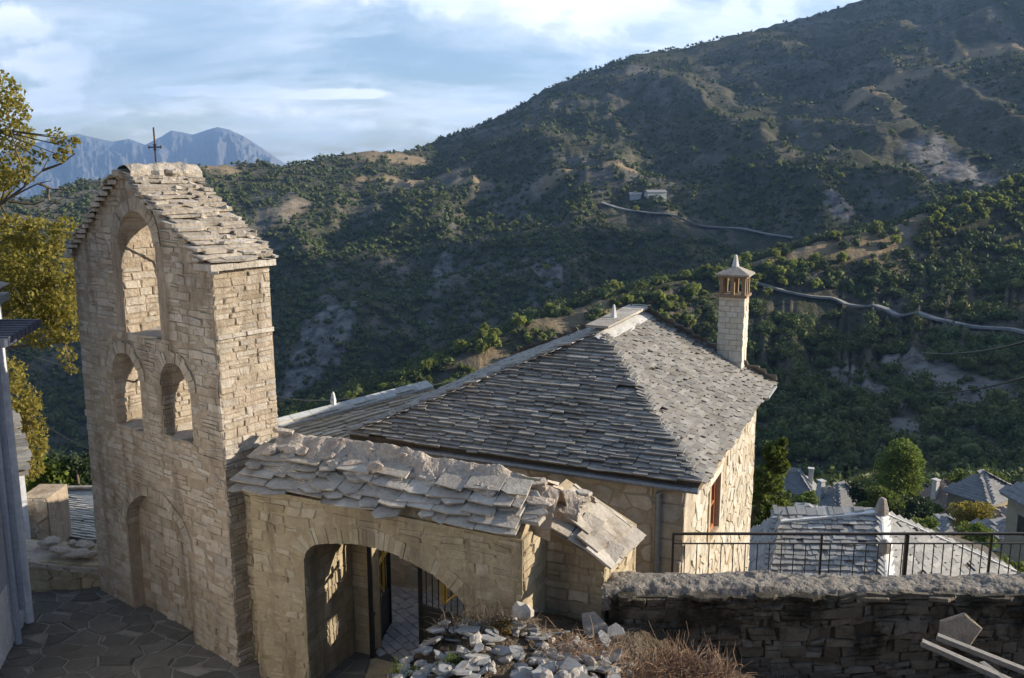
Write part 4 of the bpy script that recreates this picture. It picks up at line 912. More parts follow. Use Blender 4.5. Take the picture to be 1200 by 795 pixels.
for (u0, u1, v0, v1) in ((1.72, 1.78, .86, 1.76), (2.36, 2.42, .86, 1.76), (1.782, 2.358, .86, .92), (1.782, 2.358, 1.70, 1.76), (2.045, 2.095, .922, 1.698), (1.782, 2.043, 1.28, 1.31), (2.097, 2.358, 1.28, 1.31)): box_in(Hr, wf, u0, u1, v0, v1, -.14, -.06)
# open shutter folded against the far reveal
wf_o = wf.build('frame', M['wood'], wi); wf_g = MB(); box_in(Hr, wf_g, 1.78, 2.36, .92, 1.70, -.145, -.135); wf_g.build('pane', M['glass'], wi)
# roof
FR = Q; FL = Q + b_ * 5.43; BL = FL + a_ * 6.15; BR = Q + a_ * 6.15; R1 = Q + b_ * 2.26 + a_ * 2.6 + UP * 1.40; R2 = Q + b_ * 2.26 + a_ * 4.9 + UP * 1.40
rb = MB(); lo = UP * -.06
rb.add([FR, FL, BL, BR, R1, R2, FR + lo, FL + lo, BL + lo, BR + lo], [(0, 1, 4), (3, 0, 4, 5), (2, 3, 5), (1, 2, 5, 4), (6, 7, 8, 9), (0, 6, 7, 1), (1, 7, 8, 2), (2, 8, 9, 3), (3, 9, 6, 0)])
rfo = rb.build('roof', M['under'], hs)
sf = MB()
S1 = (a_ * 2.6 + UP * 1.40); L1 = S1.length; S2 = (b_ * 2.26 + UP * 1.40); L2 = S2.length
e0 = UP * .005
slates(sf, FR - S1.normalized() * .07 + e0, b_, S1.normalized(), lambda v: (2.26 * v / L1 - .03, 5.43 - 3.17 * v / L1 + .03) if v < L1 else None, .078, (.12, .46), .027, jit=.02, seed=71, ragged=.02, miss=.012)
slates(sf, FR - S2.normalized() * .07 + e0, a_, S2.normalized(), lambda v: (2.6 * v / L2 - .03, 6.15 - 1.25 * v / L2 + .03) if v < L2 else None, .070, (.10, .34), .022, jit=.028, seed=72, ragged=.026, miss=.03)
S3 = (-b_ * 3.17 + UP * 1.40); L3 = S3.length
slates(sf, FL + e0, a_, S3.normalized(), lambda v: (2.6 * v / L3, 6.15 - 1.25 * v / L3) if v < L3 else None, .12, (.2, .5), .026, jit=.012, seed=73)
S4 = (-a_ * 1.25 + UP * 1.40); L4 = S4.length
slates(sf, BR + e0, b_, S4.normalized(), lambda v: (2.26 * v / L4, 5.43 - 3.17 * v / L4) if v < L4 else None, .12, (.2, .5), .026, jit=.012, seed=74)
so_ = sf.build('slates', M['slate'], rfo)
# hips and ridge
hp = MB(); rnd = random.Random(3)
def hip(a, b, w_, mbx, n=30, th=.03, seed=1):
    rr = random.Random(seed); a = Vector(a); b = Vector(b); ang = math.atan2((b - a).y, (b - a).x); inc = -math.atan2((b - a).z, Vector(((b - a).x, (b - a).y, 0)).length)
    for k in range(n):
        t = (k + .5) / n; rock(mbx, a.lerp(b, t) + UP * .05, ((b - a).length / n * 1.5, w_ * rr.uniform(.8, 1.2), th), rr.randint(0, 999), rot=ang + rr.uniform(-.1, .1), flat=True, tilt=(0, inc - .05))
for a_b in ((FL, R1, .20, 34, 4), (BL, R2, .2, 26, 5), (BR, R2, .16, 20, 6)):
    hp = MB(); hip(a_b[0], a_b[1], a_b[2], hp, a_b[3], seed=a_b[4]); hp.build('hip_slates', M['slate'], rfo)
rc = MB(); ax = (R2 - R1)
lump_strip(rc, lambda u, w_, h: R1 - a_ * .28 + a_ * u + b_ * w_ + UP * (.035 + h - abs(w_) * .45 - max(0, .3 - u) * .35), 2.75, .46, 60, 14, .016, 6, hump=.035, sc=5)
rc.build('ridge_mortar', M['wcement'], rfo)
rc2 = MB()
for k in range(4):
    f_ = lambda a, b, c: R1 + a_ * a + b_ * b + UP * c
    rc2.box(-.12 + k * .62, -.12 + (k + 1) * .62 - .008, -.17, .22, .085 + (k % 2) * .004, .125 + (k % 2) * .004, f_)
rc2.build('ridge_slab', M['gslate'], rfo)
fi = MB(); p = R1 + a_ * .75 + b_ * .02 + UP * .10; fi.tube([p, p + UP * .05, p + UP * .23, p + UP * .25], [.062, .058, .022, .012], 6); fi.build('finial', M['white'], rfo)
# gutter, fascia and downpipe
fs = MB(); fs.bar(FR + b_ * .02 - UP * .105 + a_ * .02, FL - UP * .105 + a_ * .02, .05, .085); fs.bar(FR - UP * .10 + b_ * .03, BR - UP * .10 + b_ * .03, .045, .07)
fs.build('fascia', M['bark'], hs)
gu = MB(); o_ = -a_ * .05 - UP * .11
pr = [FR + o_, FL + o_]; gu.tube(pr, .045, 8); gu.build('gutter', M['pipe'], hs); gu = MB(); o2 = -b_ * .05 - UP * .10; gu.tube([BR - a_ * .9 + o2, BR + o2 + a_ * .1], .045, 8)
gu.build('gutter', M['pipe'], hs)
dp = MB(); pp = Hf(4.72, 0, .07); dp.tube([FR + b_ * .40 + o_, Vector(Hf(4.72, 2.2, .075)), Vector(Hf(4.72, -.4, .075))], .042, 8)
for z in (2.1, 1.2, .3): dp.tube([Vector(Hf(4.72, z, .075)), Vector(Hf(4.72, z + .05, .075))], .052, 8)
dp.build('downpipe', M['pipe'], hs)
# chimney
chb = Q + b_ * .70 + a_ * 5.72
ch = empty('chimney', chb - Vector(hs.location)); ch.parent = hs; ch.location = Vector((chb.x, chb.y, 2.9)) - Vector(hs.location)
cf_ = lambda a, b, c: Vector((chb.x, chb.y, 0)) + a_ * a + b_ * b + UP * (c + (.10 if c > 2.55 else 0) - (.10 if c < 3 and c > 2.8 else 0))
cm = MB(); hw = .235
cm.box(-hw + .012, hw - .012, -hw + .012, hw - .012, 2.5, 4.02, cf_); cm.build('shaft', M['hmortar'], ch)
cs_ = MB()
for side in range(4):
    z = 2.6; r_ = 0
    while z < 4.0:
        hh = .105; cuts = [-hw, -.02 if r_ % 2 else -.11, hw] if r_ % 2 else [-hw, -.1, .12, hw]
        for x0, x1 in zip(cuts, cuts[1:]):
            def g(u, v, n=0., side=side):
                th_ = side * math.pi / 2; x, y = u, -(hw - .012) - n; return cf_(x * math.cos(th_) - y * math.sin(th_), x * math.sin(th_) + y * math.cos(th_), v)
            stone(cs_, g, [(x0 + .004, z + .004), (x1 - .004, z + .004), (x1 - .004, z + hh - .004), (x0 + .004, z + hh - .004)], random.uniform(.008, .014), back=-.005, bevel=.004)
        z += hh; r_ += 1
cs_.build('blocks', M['block'], ch)
cl_ = MB(); cl_.box(-.27, .27, -.27, .27, 4.022, 4.07, cf_)
for sx in (-1, 0, 1):
    for sy in (-1, 0, 1):
        if sx == 0 and sy == 0: continue
        cl_.box(sx * .20 - .035, sx * .20 + .035, sy * .20 - .035, sy * .20 + .035, 4.072, 4.38, cf_)
cl_.box(-.26, .26, -.26, .26, 4.382, 4.42, cf_); cl_.build('lantern', M['lantern'], ch)
cc = MB(); V = [cf_(x, y, 4.422) for x, y in ((-.31, -.31), (.31, -.31), (.31, .31), (-.31, .31))] + [cf_(x, y, 4.45) for x, y in ((-.31, -.31), (.31, -.31), (.31, .31), (-.31, .31))] + [cf_(0, 0, 4.60)]
cc.add(V, [(3, 2, 1, 0), (0, 1, 5, 4), (1, 2, 6, 5), (2, 3, 7, 6), (3, 0, 4, 7), (4, 5, 8), (5, 6, 8), (6, 7, 8), (7, 4, 8)]); cc.build('cap', M['gslate'], ch)
cfn = MB(); cfn.tube([cf_(0, 0, 4.55), cf_(0, 0, 4.62), cf_(0, 0, 4.77), cf_(0, 0, 4.79)], [.075, .06, .03, .015], 6); cfn.build('finial', M['white'], ch)


# ------------------------------------------------------------ low wing behind, left of the house
W0 = Vector((-4.3, 14.62, 0)); dW = Vector((2.13, 2.6, 0)).normalized(); nW = Vector((dW.y, -dW.x, 0))
wg = empty('chapel_wing', W0 + dW * 2, 'low slate-roofed wing with pale ridge slabs between the bell tower and the house', 'building')
Lw = 4.1; zr_ = 2.24
wq = lambda u, v, n=0.: W0 + dW * u + nW * n + UP * v
wb = MB(); V = [wq(u, v, n) for u in (0, Lw) for n, v in ((1.7, -.5), (1.7, 1.45), (0, 2.16), (-1.7, 1.45), (-1.7, -2))]; wb.add(V, [(0, 1, 2, 3, 4), (9, 8, 7, 6, 5), (0, 5, 6, 1), (1, 6, 7, 2), (2, 7, 8, 3), (3, 8, 9, 4)]); wb.build('wall', M['hmortar'], wg)
wr_ = MB(); A = wq(0, 1.40, 1.85); d = wq(0, 2.17, 0) - A
slates(wr_, A, dW, d.normalized(), lambda v: (-.1, Lw) if v < d.length - .05 else None, .085, (.14, .42), .03, jit=.02, seed=91, ragged=.015)
A = wq(0, 1.40, -1.85); d2 = wq(0, 2.17, 0) - A
slates(wr_, A, dW, d2.normalized(), lambda v: (-.1, Lw) if v < d2.length - .05 else None, .12, (.2, .5), .03, jit=.02, seed=92)
wr_.build('roof', mat('ochre_slate', [(.40, .33, .24), (.50, .43, .33), (.36, .31, .24), (.56, .49, .39)], nscale=1.6, stain=.5, stain_col=(.18, .15, .11), bump=.8), wg)
wc_ = MB()
for k in range(10):
    for s_ in (-1, 1):
        P_ = lambda a, n, z: wq(a, z, n * s_)
        u0 = -.1 + k * .42; u1 = u0 + .41
        wc_.add([P_(u0, .0, 2.30), P_(u1, .0, 2.30), P_(u1, .19, 2.215), P_(u0, .19, 2.215), P_(u0, .0, 2.265), P_(u1, .0, 2.265), P_(u1, .19, 2.18), P_(u0, .19, 2.18)], [(0, 1, 2, 3), (7, 6, 5, 4), (0, 4, 5, 1), (1, 5, 6, 2), (2, 6, 7, 3), (3, 7, 4, 0)])
wc_.build('ridge_slab', M['gslate'] if False else mat('pale_ridge_slab', [(.36, .38, .38), (.46, .47, .46)], nscale=2, bump=.4, stain=.3, stain_col=(.28, .27, .25)), wg)
wf_ = MB(); p = wq(1.72, 2.28); wf_.tube([p, p + UP * .08, p + UP * .20, p + UP * .24], [.05, .055, .03, .012], 7); wf_.build('finial', M['white'], wg)

# ------------------------------------------------------------ long mossy wall, coping
W = frame((1.10, 9.44, 0), (1, 0)); lw = empty('garden_wall', (4.5, 9.6, .4), 'long dark mossy rubble wall with a rough lichen-covered coping, right of the gateway', 'wall')
wcore = MB(); box_in(W, wcore, 0, 9.5, .2, 1.80, -.50, -.012); wcore.build('core_wall', M['mossbed'], lw)
ws = MB(); courses(ws, W, 9.5, 1.5, lambda u, v: v < 1.84, hr=(.05, .17), wr=(.07, .36), gap=.006, relief=(-.008, .04), warp=.05, jit=.032, v0=.35, seed=61, skip=.05, split=.45)
voron(ws, (lambda u, v, n=0.: W(9.5 - u, v, -.5 - n)), 9.5, 1.5, lambda u, v: v < 1.80, cs=.22, asp=1.5, gap=.012, relief=(.0, .04), v0=.35, seed=62)
ws.build('masonry', M['moss'], lw)
cp = MB(); lump_strip(cp, lambda u, w_, h: Vector((1.0 + u, 9.72 + w_, 1.835 + h - .10 * (w_ < -.19) * (-w_ - .19) / .06 * .9 + .015 * math.sin(u * 1.3) + .01 * math.sin(u * 4.1))), 9.7, .50, 420, 32, .05, 27, hump=.03, sc=6.)
cp.build('coping', M['lichen'], lw)
cps = MB()
for k in range(14):
    u = .3 + k * .66 + random.uniform(-.15, .15); rock(cps, W(u, 1.80 + random.uniform(-.02, .015), .0), (random.uniform(.25, .6), .2, .045), 300 + k, rot=random.uniform(-.1, .1), flat=True)
cps.build('coping_slab', M['moss'], lw)

# ------------------------------------------------------------ railing
rl = empty('railing', (4.2, 11.25, .8), 'thin dark iron railing behind the mossy wall, in front of the pale slate roof', 'railing')
yR = 11.25; xx = lambda px: (px - 600) / F / .9424 * yR
r1 = MB(); r1.bar((xx(788), yR, 1.79), (xx(1330), yR, 1.79), .035, .028); r1.bar((xx(788), yR, 1.655), (xx(1330), yR, 1.655), .022, .014); r1.bar((xx(788), yR, .90), (xx(1330), yR, .90), .022, .014); r1.build('rail', M['railm'], rl)
for px in (789, 963, 1063, 1162, 1262):
    q = MB(); wd_ = .045 if px == 1063 else .026; q.bar((xx(px), yR, .6), (xx(px), yR, 1.77), wd_, wd_); q.build('post', M['railm'], rl)
px = 803
while px < 1325:
    if min(abs(px - k) for k in (789, 963, 1063, 1162, 1262)) > 4:
        q = MB(); q.bar((xx(px), yR, .905), (xx(px), yR, 1.65), .011, .011); q.build('baluster', M['railm'], rl)
    px += 14.2 if px < 1060 else 11.3
kb = MB(); box_in(lambda a, b, c: Vector((a, b, c)), kb, 2.3, 9.5, 11.12, 11.45, -2.5, .80); tag(kb.build('terrace_kerb', M['hmortar']), 'stone retaining kerb of the terrace under the iron railing', 'retaining wall')

# ------------------------------------------------------------ lane paving and courtyard paving
js = MB(); js.box(-8.6, -1.9, 7.9, 14.2, -.03, .003); tag(js.build('lane', M['joint']), kind='structure')
fl = MB(); voron(fl, (lambda u, v, n=0.: Vector((-8.6 + u, 7.9 + v, .003 + n))), 6.7, 6.3, lambda u, v: True, cs=.31, asp=1.3, gap=.014, relief=(.006, .022), seed=77, bevel=.02)
tag(fl.build('lane_paving', M['flag']), kind='structure')
cy_ = MB(); V = [Vector(G(u, .004, n)) for u, n in ((.3, -1.0), (3.6, -1.0), (3.6, -3.4), (-2.0, -3.4), (-2.0, -1.3), (.3, -1.3))]; cy_.add(V, [(0, 1, 2, 3, 4, 5)]); tag(cy_.build('courtyard', mat('sett_joint', [(.07, .065, .06), (.10, .095, .09)], rnd_amt=0)), kind='structure')
sm_ = MB(); ca, sa = math.cos(.5), math.sin(.5)
def fset(u, v, n=0.):
    return Vector(G(2.0 + u * ca - v * sa, .006 + n, -2.2 + u * sa + v * ca))
courses(sm_, fset, 5.6, 4.0, lambda u, v: (lambda a, b: -1.9 < a < 3.6 and -3.4 < b < -1.05 and (a > .3 or b < -1.3))(2.0 + u * ca - v * sa, -2.2 + u * sa + v * ca), hr=(.12, .16), wr=(.18, .3), gap=.009, relief=(.012, .02), warp=.004, jit=.006, u0=-3.4, v0=-2.0, seed=5)
tag(sm_.build('courtyard_paving', M['sett']), kind='structure')

# ------------------------------------------------------------ left edge: low wall, shed, white house
lwall = MB(); P0 = Vector((-7.9, 13.15, 0)); P1 = Vector((-6.40, 13.40, 0))
dl = (P1 - P0).normalized(); nl = Vector((dl.y, -dl.x, 0)); ll = (P1 - P0).length
lf = lambda u, v, n=0.: P0 + dl * u + nl * n + UP * v
lo_ = empty('low_wall', lf(ll / 2, 0, -.3), 'low stone wall with sunlit flat top between the white house and the bell tower', 'wall')
V = [lf(u, v, n) for u, zt in ((-.6, .68), (ll, .36)) for v, n in ((-.1, 0), (zt, 0), (zt + .02, -.75), (-.6, -.75))]; lwall.add(V, [(0, 1, 2, 3), (7, 6, 5, 4), (0, 4, 5, 1), (1, 5, 6, 2), (2, 6, 7, 3)]); lwall.build('core_wall', M['gmortar'], lo_)
lm = MB(); voron(lm, lf, ll + .5, .75, lambda u, v: v < .66 - .2 * max(0, u) - .03, cs=.16, asp=1.5, gap=.01, relief=(.0, .03), u0=-.5, seed=66); lm.build('masonry', M['gstone'], lo_)
lt = MB(); lump_strip(lt, lambda u, w_, h: lf(-.5 + u, .66 - .21 * (u - .3) + h * .7, -.36 + w_), ll + .5, .80, 50, 20, .035, 41, hump=.05, sc=4); 
for k in range(9): u_ = random.uniform(-.3, ll - .2); rock(lt, lf(u_, .66 - .21 * (u_ - .3) + .035, -.15 - random.random() * .4), (random.uniform(.2, .45), random.uniform(.15, .3), .09), 400 + k, rot=random.random(), flat=False, tilt=(.1, .1))
lt.build('coping', M['cement'], lo_)

sh = empty('slate_shed', at(86, 600, 18.5) - UP * 2, 'low shed with a pale slate roof behind the low wall, left of the bell tower', 'shed')
q0 = at(57, 574, 19.6); q1 = at(118, 573, 19.2); q2 = at(118, 636, 16.6); q3 = at(57, 628, 17.0)
sb = MB(); V = [q0, q1 + (q1 - q0) * .5, q2 + (q2 - q3) * .5, q3]; V2 = [v - UP * .08 for v in V]; sb.add(V + V2, [(0, 1, 2, 3), (7, 6, 5, 4), (0, 4, 5, 1), (1, 5, 6, 2), (2, 6, 7, 3), (3, 7, 4, 0)])
sr = sb.build('roof', M['wslate'], sh)
ss = MB(); E2 = (V[2] - V[3]); S5 = (V[0] - V[3]); slates(ss, V[3], E2.normalized(), S5.normalized(), lambda v: (0, E2.length) if v < S5.length - .1 else None, .14, (.2, .45), .022, jit=.02, seed=101); ss.build('slates', M['wslate'], sr)
sc_ = MB(); sc_.bar(V[0] + UP * .04, V[1] + UP * .04, .14, .05); sc_.build('ridge_slab', M['gslate'], sr)
sw = MB(); c0 = V[3] + Vector((.05, .1, -.09)); c1 = V[2] + Vector((-.1, .1, -.09)); c2 = V[1] + Vector((-.1, -.1, -.09)); c3 = V[0] + Vector((.05, -.1, -.09)); bo = [Vector((v.x, v.y, -4)) for v in (c0, c1, c2, c3)]
sw.add([c0, c1, c2, c3] + bo, [(0, 1, 5, 4), (1, 2, 6, 5), (2, 3, 7, 6), (3, 0, 4, 7)]); sw.build('wall', M['hmortar'], sh)
gp = empty('gate_pier', at(42, 640, 15.6), 'square rough stone pier beside the pale slate shed roof', 'pier')
g0 = at(31, 578, 16.4); g1 = at(57, 577, 16.2); gb = MB(); gb.box(g0.x, g1.x, 16.1, 16.9, -2.2, g0.z, None); gb.build('core_wall', M['tmortar'], gp)
gm = MB(); voron(gm, (lambda u, v, n=0.: Vector((g0.x + u, 16.1 - n, -2 + v))), g1.x - g0.x, g0.z + 2, lambda u, v: True, cs=.2, gap=.01, relief=(.0, .02), seed=2); gm.build('masonry', M['tstone'], gp)

pb = empty('white_outbuilding', at(20, 640, 15.2), 'narrow whitewashed outbuilding with a small grey slate roof, second from the left edge', 'outbuilding')
z1 = at(20, 550, 15).z; z2 = at(20, 500, 16).z; xr = at(29, 560, 15).x
rd_ = Vector((-.53, .848, 0)); ld_ = Vector((-.848, -.53, 0)); O_ = Vector((xr, 15.0, 0)); qf = lambda a, b, c: O_ + ld_ * a + rd_ * b + UP * c
ob = MB(); ob.box(0, 2.4, 0, 2.4, -1, z1, qf); ob.build('wall', M['wash'], pb)
orf = MB(); V = [qf(-.06, -.15, z1), qf(2.5, -.15, z1), qf(2.5, 2.5, z2 - .05), qf(-.04, 2.5, z2 - .05)]; V2 = [v - UP * .07 for v in V]
orf.add(V + V2, [(0, 1, 2, 3), (7, 6, 5, 4), (0, 4, 5, 1), (1, 5, 6, 2), (2, 6, 7, 3), (3, 7, 4, 0)])
slates(orf, V[0] + UP * .005, ld_, (V[3] - V[0]).normalized(), lambda v: (0, 2.5) if v < 2.5 else None, .16, (.2, .5), .022, seed=7); orf.build('roof', M['slate'], pb)

wh = empty('white_house', (-7.6, 11, 0), 'whitewashed house with blue-grey downpipes cut off by the left edge of the picture', 'house')
C0 = Vector((-7.08, 12.35, 0)); dd = Vector((.35, -1.3, 0)).normalized(); nn = Vector((-dd.y, dd.x, 0))
if nn.x < 0: nn = -nn
wq2 = lambda u, v, n=0.: C0 + dd * u + nn * n + UP * v
hb = MB(); hb.box(-.0, 9.0, -.2, 4.9, -5, 0, wq2); hb.build('wall', M['wash'], wh)
pl = MB()
for k, u in enumerate((.12, .42, .75)):
    pl = MB(); pl.tube([wq2(u, 4.7, .07), wq2(u, .35 * (k % 2) + .02, .07)], .045 if k else .06, 8); pl.build('downpipe', M['wash'] if k == 0 else M['shutter'], wh)
st_ = MB(); box_in(wq2, st_, .95, 1.6, 1.0, 2.6, 0.002, .06); st_.build('shutter', M['shutter'], wh)
aw = MB(); 
for k in range(9): aw.box(-8.3, at(28, 392, 11.0).x, 10.55 + k * .10, 10.55 + k * .10 + .085, 4.40 + .012 * k, 4.50 + .012 * k)
aw.build('awning', mat('blue_slats', [(.05, .06, .09), (.08, .09, .13)], rnd_amt=.5, bump=.2, rough=.5), wh)
re_ = MB(); 
P5 = at(11, 345, 11.2)
P5 = at(6, 345, 12.3); A = Vector(P5); slates(re_, A + Vector((0, 0, .05)), (dd.x, dd.y, 0), (Vector((-.9, -.2, .55))).normalized(), lambda v: (0, 8.5) if v < 2.2 else None, .16, (.25, .5), .04, seed=8, jit=.04, lift=.02)
re_.build('roof', M['gslate'], wh)
eb = MB(); eb.bar(A - UP * .02, A + dd * 8.5 - UP * .02, .10, .10); eb.build('gutter', M['pipe'], wh)

# ------------------------------------------------------------ lower pale roof beyond the railing
lr = empty('lower_house', (9, 23, -6), 'lower house with broad pale slate roof and white cemented hip, beyond the railing', 'house')
Ap = at(1033, 602, 24); La = at(911, 600, 24); Nn_ = Vector((9.15, 20.2, -5.1)); Lb = Vector((5.9, 20.6, -5.2)); Rr_ = at(1192, 672, 24.4); pn = (Nn_ - Lb).cross(Ap - Lb); La = Vector((La.x, La.y, Lb.z - ((La.x - Lb.x) * pn.x + (La.y - Lb.y) * pn.y) / pn.z)); Bk = Vector((11.5, 27.5, -5.1)); Bl = Vector((7.2, 27, -5.1)); Rb = Vector((14.6, 26.5, -5.0))
lb = MB(); V = [Ap, La, Nn_, Lb, Rr_, Rb, Bl]; lbv = V + [v - UP * .1 for v in (Nn_, Lb, Rr_, Rb, Bl)]
lb.add(lbv, [(0, 1, 3, 2), (0, 2, 4), (0, 4, 5), (0, 5, 6, 1), (1, 6, 3), (7, 8, 11, 10, 9)]); lro = lb.build('roof', M['under'], lr)
ls = MB()
tri_slates(ls, [Lb, Nn_, Ap, La], .17, (.12, .34), .035, 5, jit=.03, lift=.005, miss=.05); tri_slates(ls, [Nn_, Rr_, Ap, Ap], .15, (.2, .45), .025, 6, jit=.04, lift=.005, miss=.03); tri_slates(ls, [Bl, Lb, La, La], .2, (.2, .4), .03, 7)
ls.build('slates', M['wslate'], lro)
hb_ = MB(); ang = (Nn_ - Ap)
lump_strip(hb_, lambda u, w_, h: Ap + ang * (u / ang.length) + Vector((1, .25, 0)) * w_ * .85 + UP * (.085 + h * .6 - abs(w_) * .35), ang.length, .62, 40, 10, .01, 2, hump=.05); 
hb_.bar(La + UP * .06, Ap + UP * .06, .2, .06); hb_.bar(Ap + UP * .05, Rr_ + UP * .05, .14, .04)
hb_.build('hip_cement', M['white'], lro)
lf_ = MB(); lf_.tube([Ap, Ap + UP * .12, Ap + UP * .42, Ap + UP * .46], [.2, .19, .10, .05], 8); lf_.build('finial', M['gslate'], lro)
vn = MB(); pv = Ap + ang * .30 + UP * .15 + Vector((-.05, -.1, 0)); vn.tube([pv - UP * .1, pv + UP * .16, pv + UP * .26], [.14, .15, .05], 10); vn.build('vent', M['gslate'], lro)
lwm = MB(); ctr = (Nn_ + Lb + Rr_ + Rb + Bl) / 5; ring_ = [v + (ctr - v) * .06 for v in (Nn_, Lb, Bl, Rb, Rr_)]; n5 = len(ring_)
lwm.add([Vector((v.x, v.y, v.z - .08)) for v in ring_] + [Vector((v.x, v.y, -12)) for v in ring_], [(i, (i + 1) % n5, (i + 1) % n5 + n5, i + n5) for i in range(n5)]); lwm.build('wall', M['plaster'], lr)

# ------------------------------------------------------------ village below
def vhouse(px, y_eave, Y, w_, d_, rot, rh, ylabel, wall='plaster', roof='vslate', wins=(), chim=None, drop=7, cat='house', ridge=.35):
    c = at(px, y_eave, Y); ze = c.z; root = empty('village_house', (c.x, c.y, ze - drop), ylabel, cat, 'houses of the village below')
    cr_, sr_ = math.cos(rot), math.sin(rot); f = lambda a, b, z: Vector((c.x + a * cr_ - b * sr_, c.y + a * sr_ + b * cr_, z))
    m = MB(); m.box(-w_ / 2, w_ / 2, -d_ / 2, d_ / 2, ze - drop, ze, f); wo = m.build('wall', M[wall], root)
    o = .35; q = [f(-w_ / 2 - o, -d_ / 2 - o, ze), f(w_ / 2 + o, -d_ / 2 - o, ze), f(w_ / 2 + o, d_ / 2 + o, ze), f(-w_ / 2 - o, d_ / 2 + o, ze)]
    tp = [f(-w_ / 2 * ridge, 0, ze + rh), f(w_ / 2 * ridge, 0, ze + rh)]; m = MB(); lo2 = [v - UP * .12 + UP * .003 for v in q]; q = [v + UP * .003 for v in q]
    m.add(q + tp + lo2, [(0, 1, 5, 4), (1, 2, 5), (2, 3, 4, 5), (3, 0, 4), (0, 6, 7, 1), (1, 7, 8, 2), (2, 8, 9, 3), (3, 9, 6, 0), (9, 8, 7, 6)]); ro = m.build('roof', M[roof], root)
    s = MB(); tri_slates(s, [q[0], q[1], tp[1], tp[0]], .35, (.4, .9), .03, 5); tri_slates(s, [q[1], q[2], tp[1], tp[1]], .35, (.4, .9), .03, 6); tri_slates(s, [q[3], q[0], tp[0], tp[0]], .35, (.4, .9), .03, 7); s.build('slates', M[roof], ro)
    for sd, a, z in wins:
        m = MB(); zz = ze - z
        if sd == 'f': m.box(a - .4, a + .4, -d_ / 2 - .03, -d_ / 2 + .02, zz - 1.1, zz, f)
        elif sd == 'l': m.box(-w_ / 2 - .03, -w_ / 2 + .02, a - .4, a + .4, zz - 1.1, zz, f)
        else: m.box(w_ / 2 - .02, w_ / 2 + .03, a - .4, a + .4, zz - 1.1, zz, f)
        wo_ = m.build('window', M['glass'], root)
    if chim:
        m = MB(); m.box(chim[0] - .3, chim[0] + .3, chim[1] - .3, chim[1] + .3, ze + .2, ze + rh + .6, f); m.box(chim[0] - .4, chim[0] + .4, chim[1] - .4, chim[1] + .4, ze + rh + .602, ze + rh + .72, f); m.build('chimney', M['pwhite'], root)
    return root
vhouse(929, 572, 118, 5.2, 4.4, -.35, 2.2, 'grey-roofed village house farthest left, with a white porch roof', wins=(('f', -1, .8), ('f', 1.2, .8)), chim=(2.2, .5), wall='hmortar')
vhouse(985, 592, 104, 4.6, 3.8, .45, 2.3, 'cream village house with dark slate roof and small windows, left of the round tree', wins=(('f', -1.2, .8), ('f', 1.2, .8), ('l', 0, .8)), chim=(-2.0, 1.3))
vhouse(970, 584, 112, 3.2, 3.0, .45, 1.2, 'small slate roof tucked behind the cream village house with two windows', chim=(-1.0, .3))
vhouse(1104, 588, 106, 3.4, 4.2, .5, 2.4, 'village house with a brown roof just right of the round tree', roof='brownroof', wall='hmortar', wins=(('f', -.4, .9),), chim=(-1.5, 0))
vhouse(1152, 577, 92, 5.6, 4.6, .62, 2.0, 'largest village house, with a pale hipped roof above brown walls on the right', roof='vslate', wall='hmortar', wins=(('l', -.9, .8), ('l', 1.0, .8), ('f', .6, .8)), ridge=.12)
vhouse(1181, 612, 80, 4.0, 3.4, .62, 1.1, 'low brown-roofed annexe below the largest village house', roof='brownroof', wall='hmortar', ridge=.5)
vhouse(1178, 621, 62, 2.6, 2.4, .2, .5, 'small whitish village building with a flat slate roof near the right edge', wall='pwhite', wins=(('f', 0, .6),), ridge=.5)
vhouse(1230, 588, 52, 3.2, 3.0, .1, 1.2, 'tall grey stone village house cut off by the right edge', wall='hmortar', roof='vslate', wins=(('f', -.9, .9), ('l', 0, .9)))
vhouse(1108, 617, 74, 2.0, 1.8, .3, .6, 'tiny slate roof half hidden by shrubs below the brown-roofed village house', wall='hmortar', ridge=.5)
vhouse(945, 603, 80, 2.6, 2.4, -.3, .7, 'small pale slate roof just above the lower pale roof on the left', wall='pwhite', roof='wslate', ridge=.5)
# farm buildings on the far hill
q = hit(768, 230, 600)
if q:
    for dx, dy, L_, hh, rz, lab in ((0, 0, 9, 2.6, .25, 'long grey-roofed farm shed beside the road on the far hillside'), (-17, 6, 5, 2.2, -.2, 'smaller farm shed left of the long grey-roofed one on the far hillside')):
        o_ = Vector((q.x + dx, q.y + dy, H1(q.x + dx, q.y + dy) + .8)); fm = empty('farm_shed', o_, lab, 'shed'); cr_, sr_ = math.cos(rz), math.sin(rz); f = lambda a, b, c: o_ + Vector((a * cr_ - b * sr_, a * sr_ + b * cr_, c))
        m = MB(); m.box(-L_, L_, -4, 4, -6, hh, f); w_o = m.build('wall', M['pwhite'], fm)
        m = MB(); m.add([f(-L_ - .6, -4.6, hh), f(L_ + .6, -4.6, hh), f(L_ + .6, 0, hh + 2.2), f(-L_ - .6, 0, hh + 2.2), f(L_ + .6, 4.6, hh), f(-L_ - .6, 4.6, hh)], [(0, 1, 2, 3), (3, 2, 4, 5), (0, 3, 5), (1, 4, 2), (0, 5, 4, 1)]); m.build('roof', M['vslate'], fm)

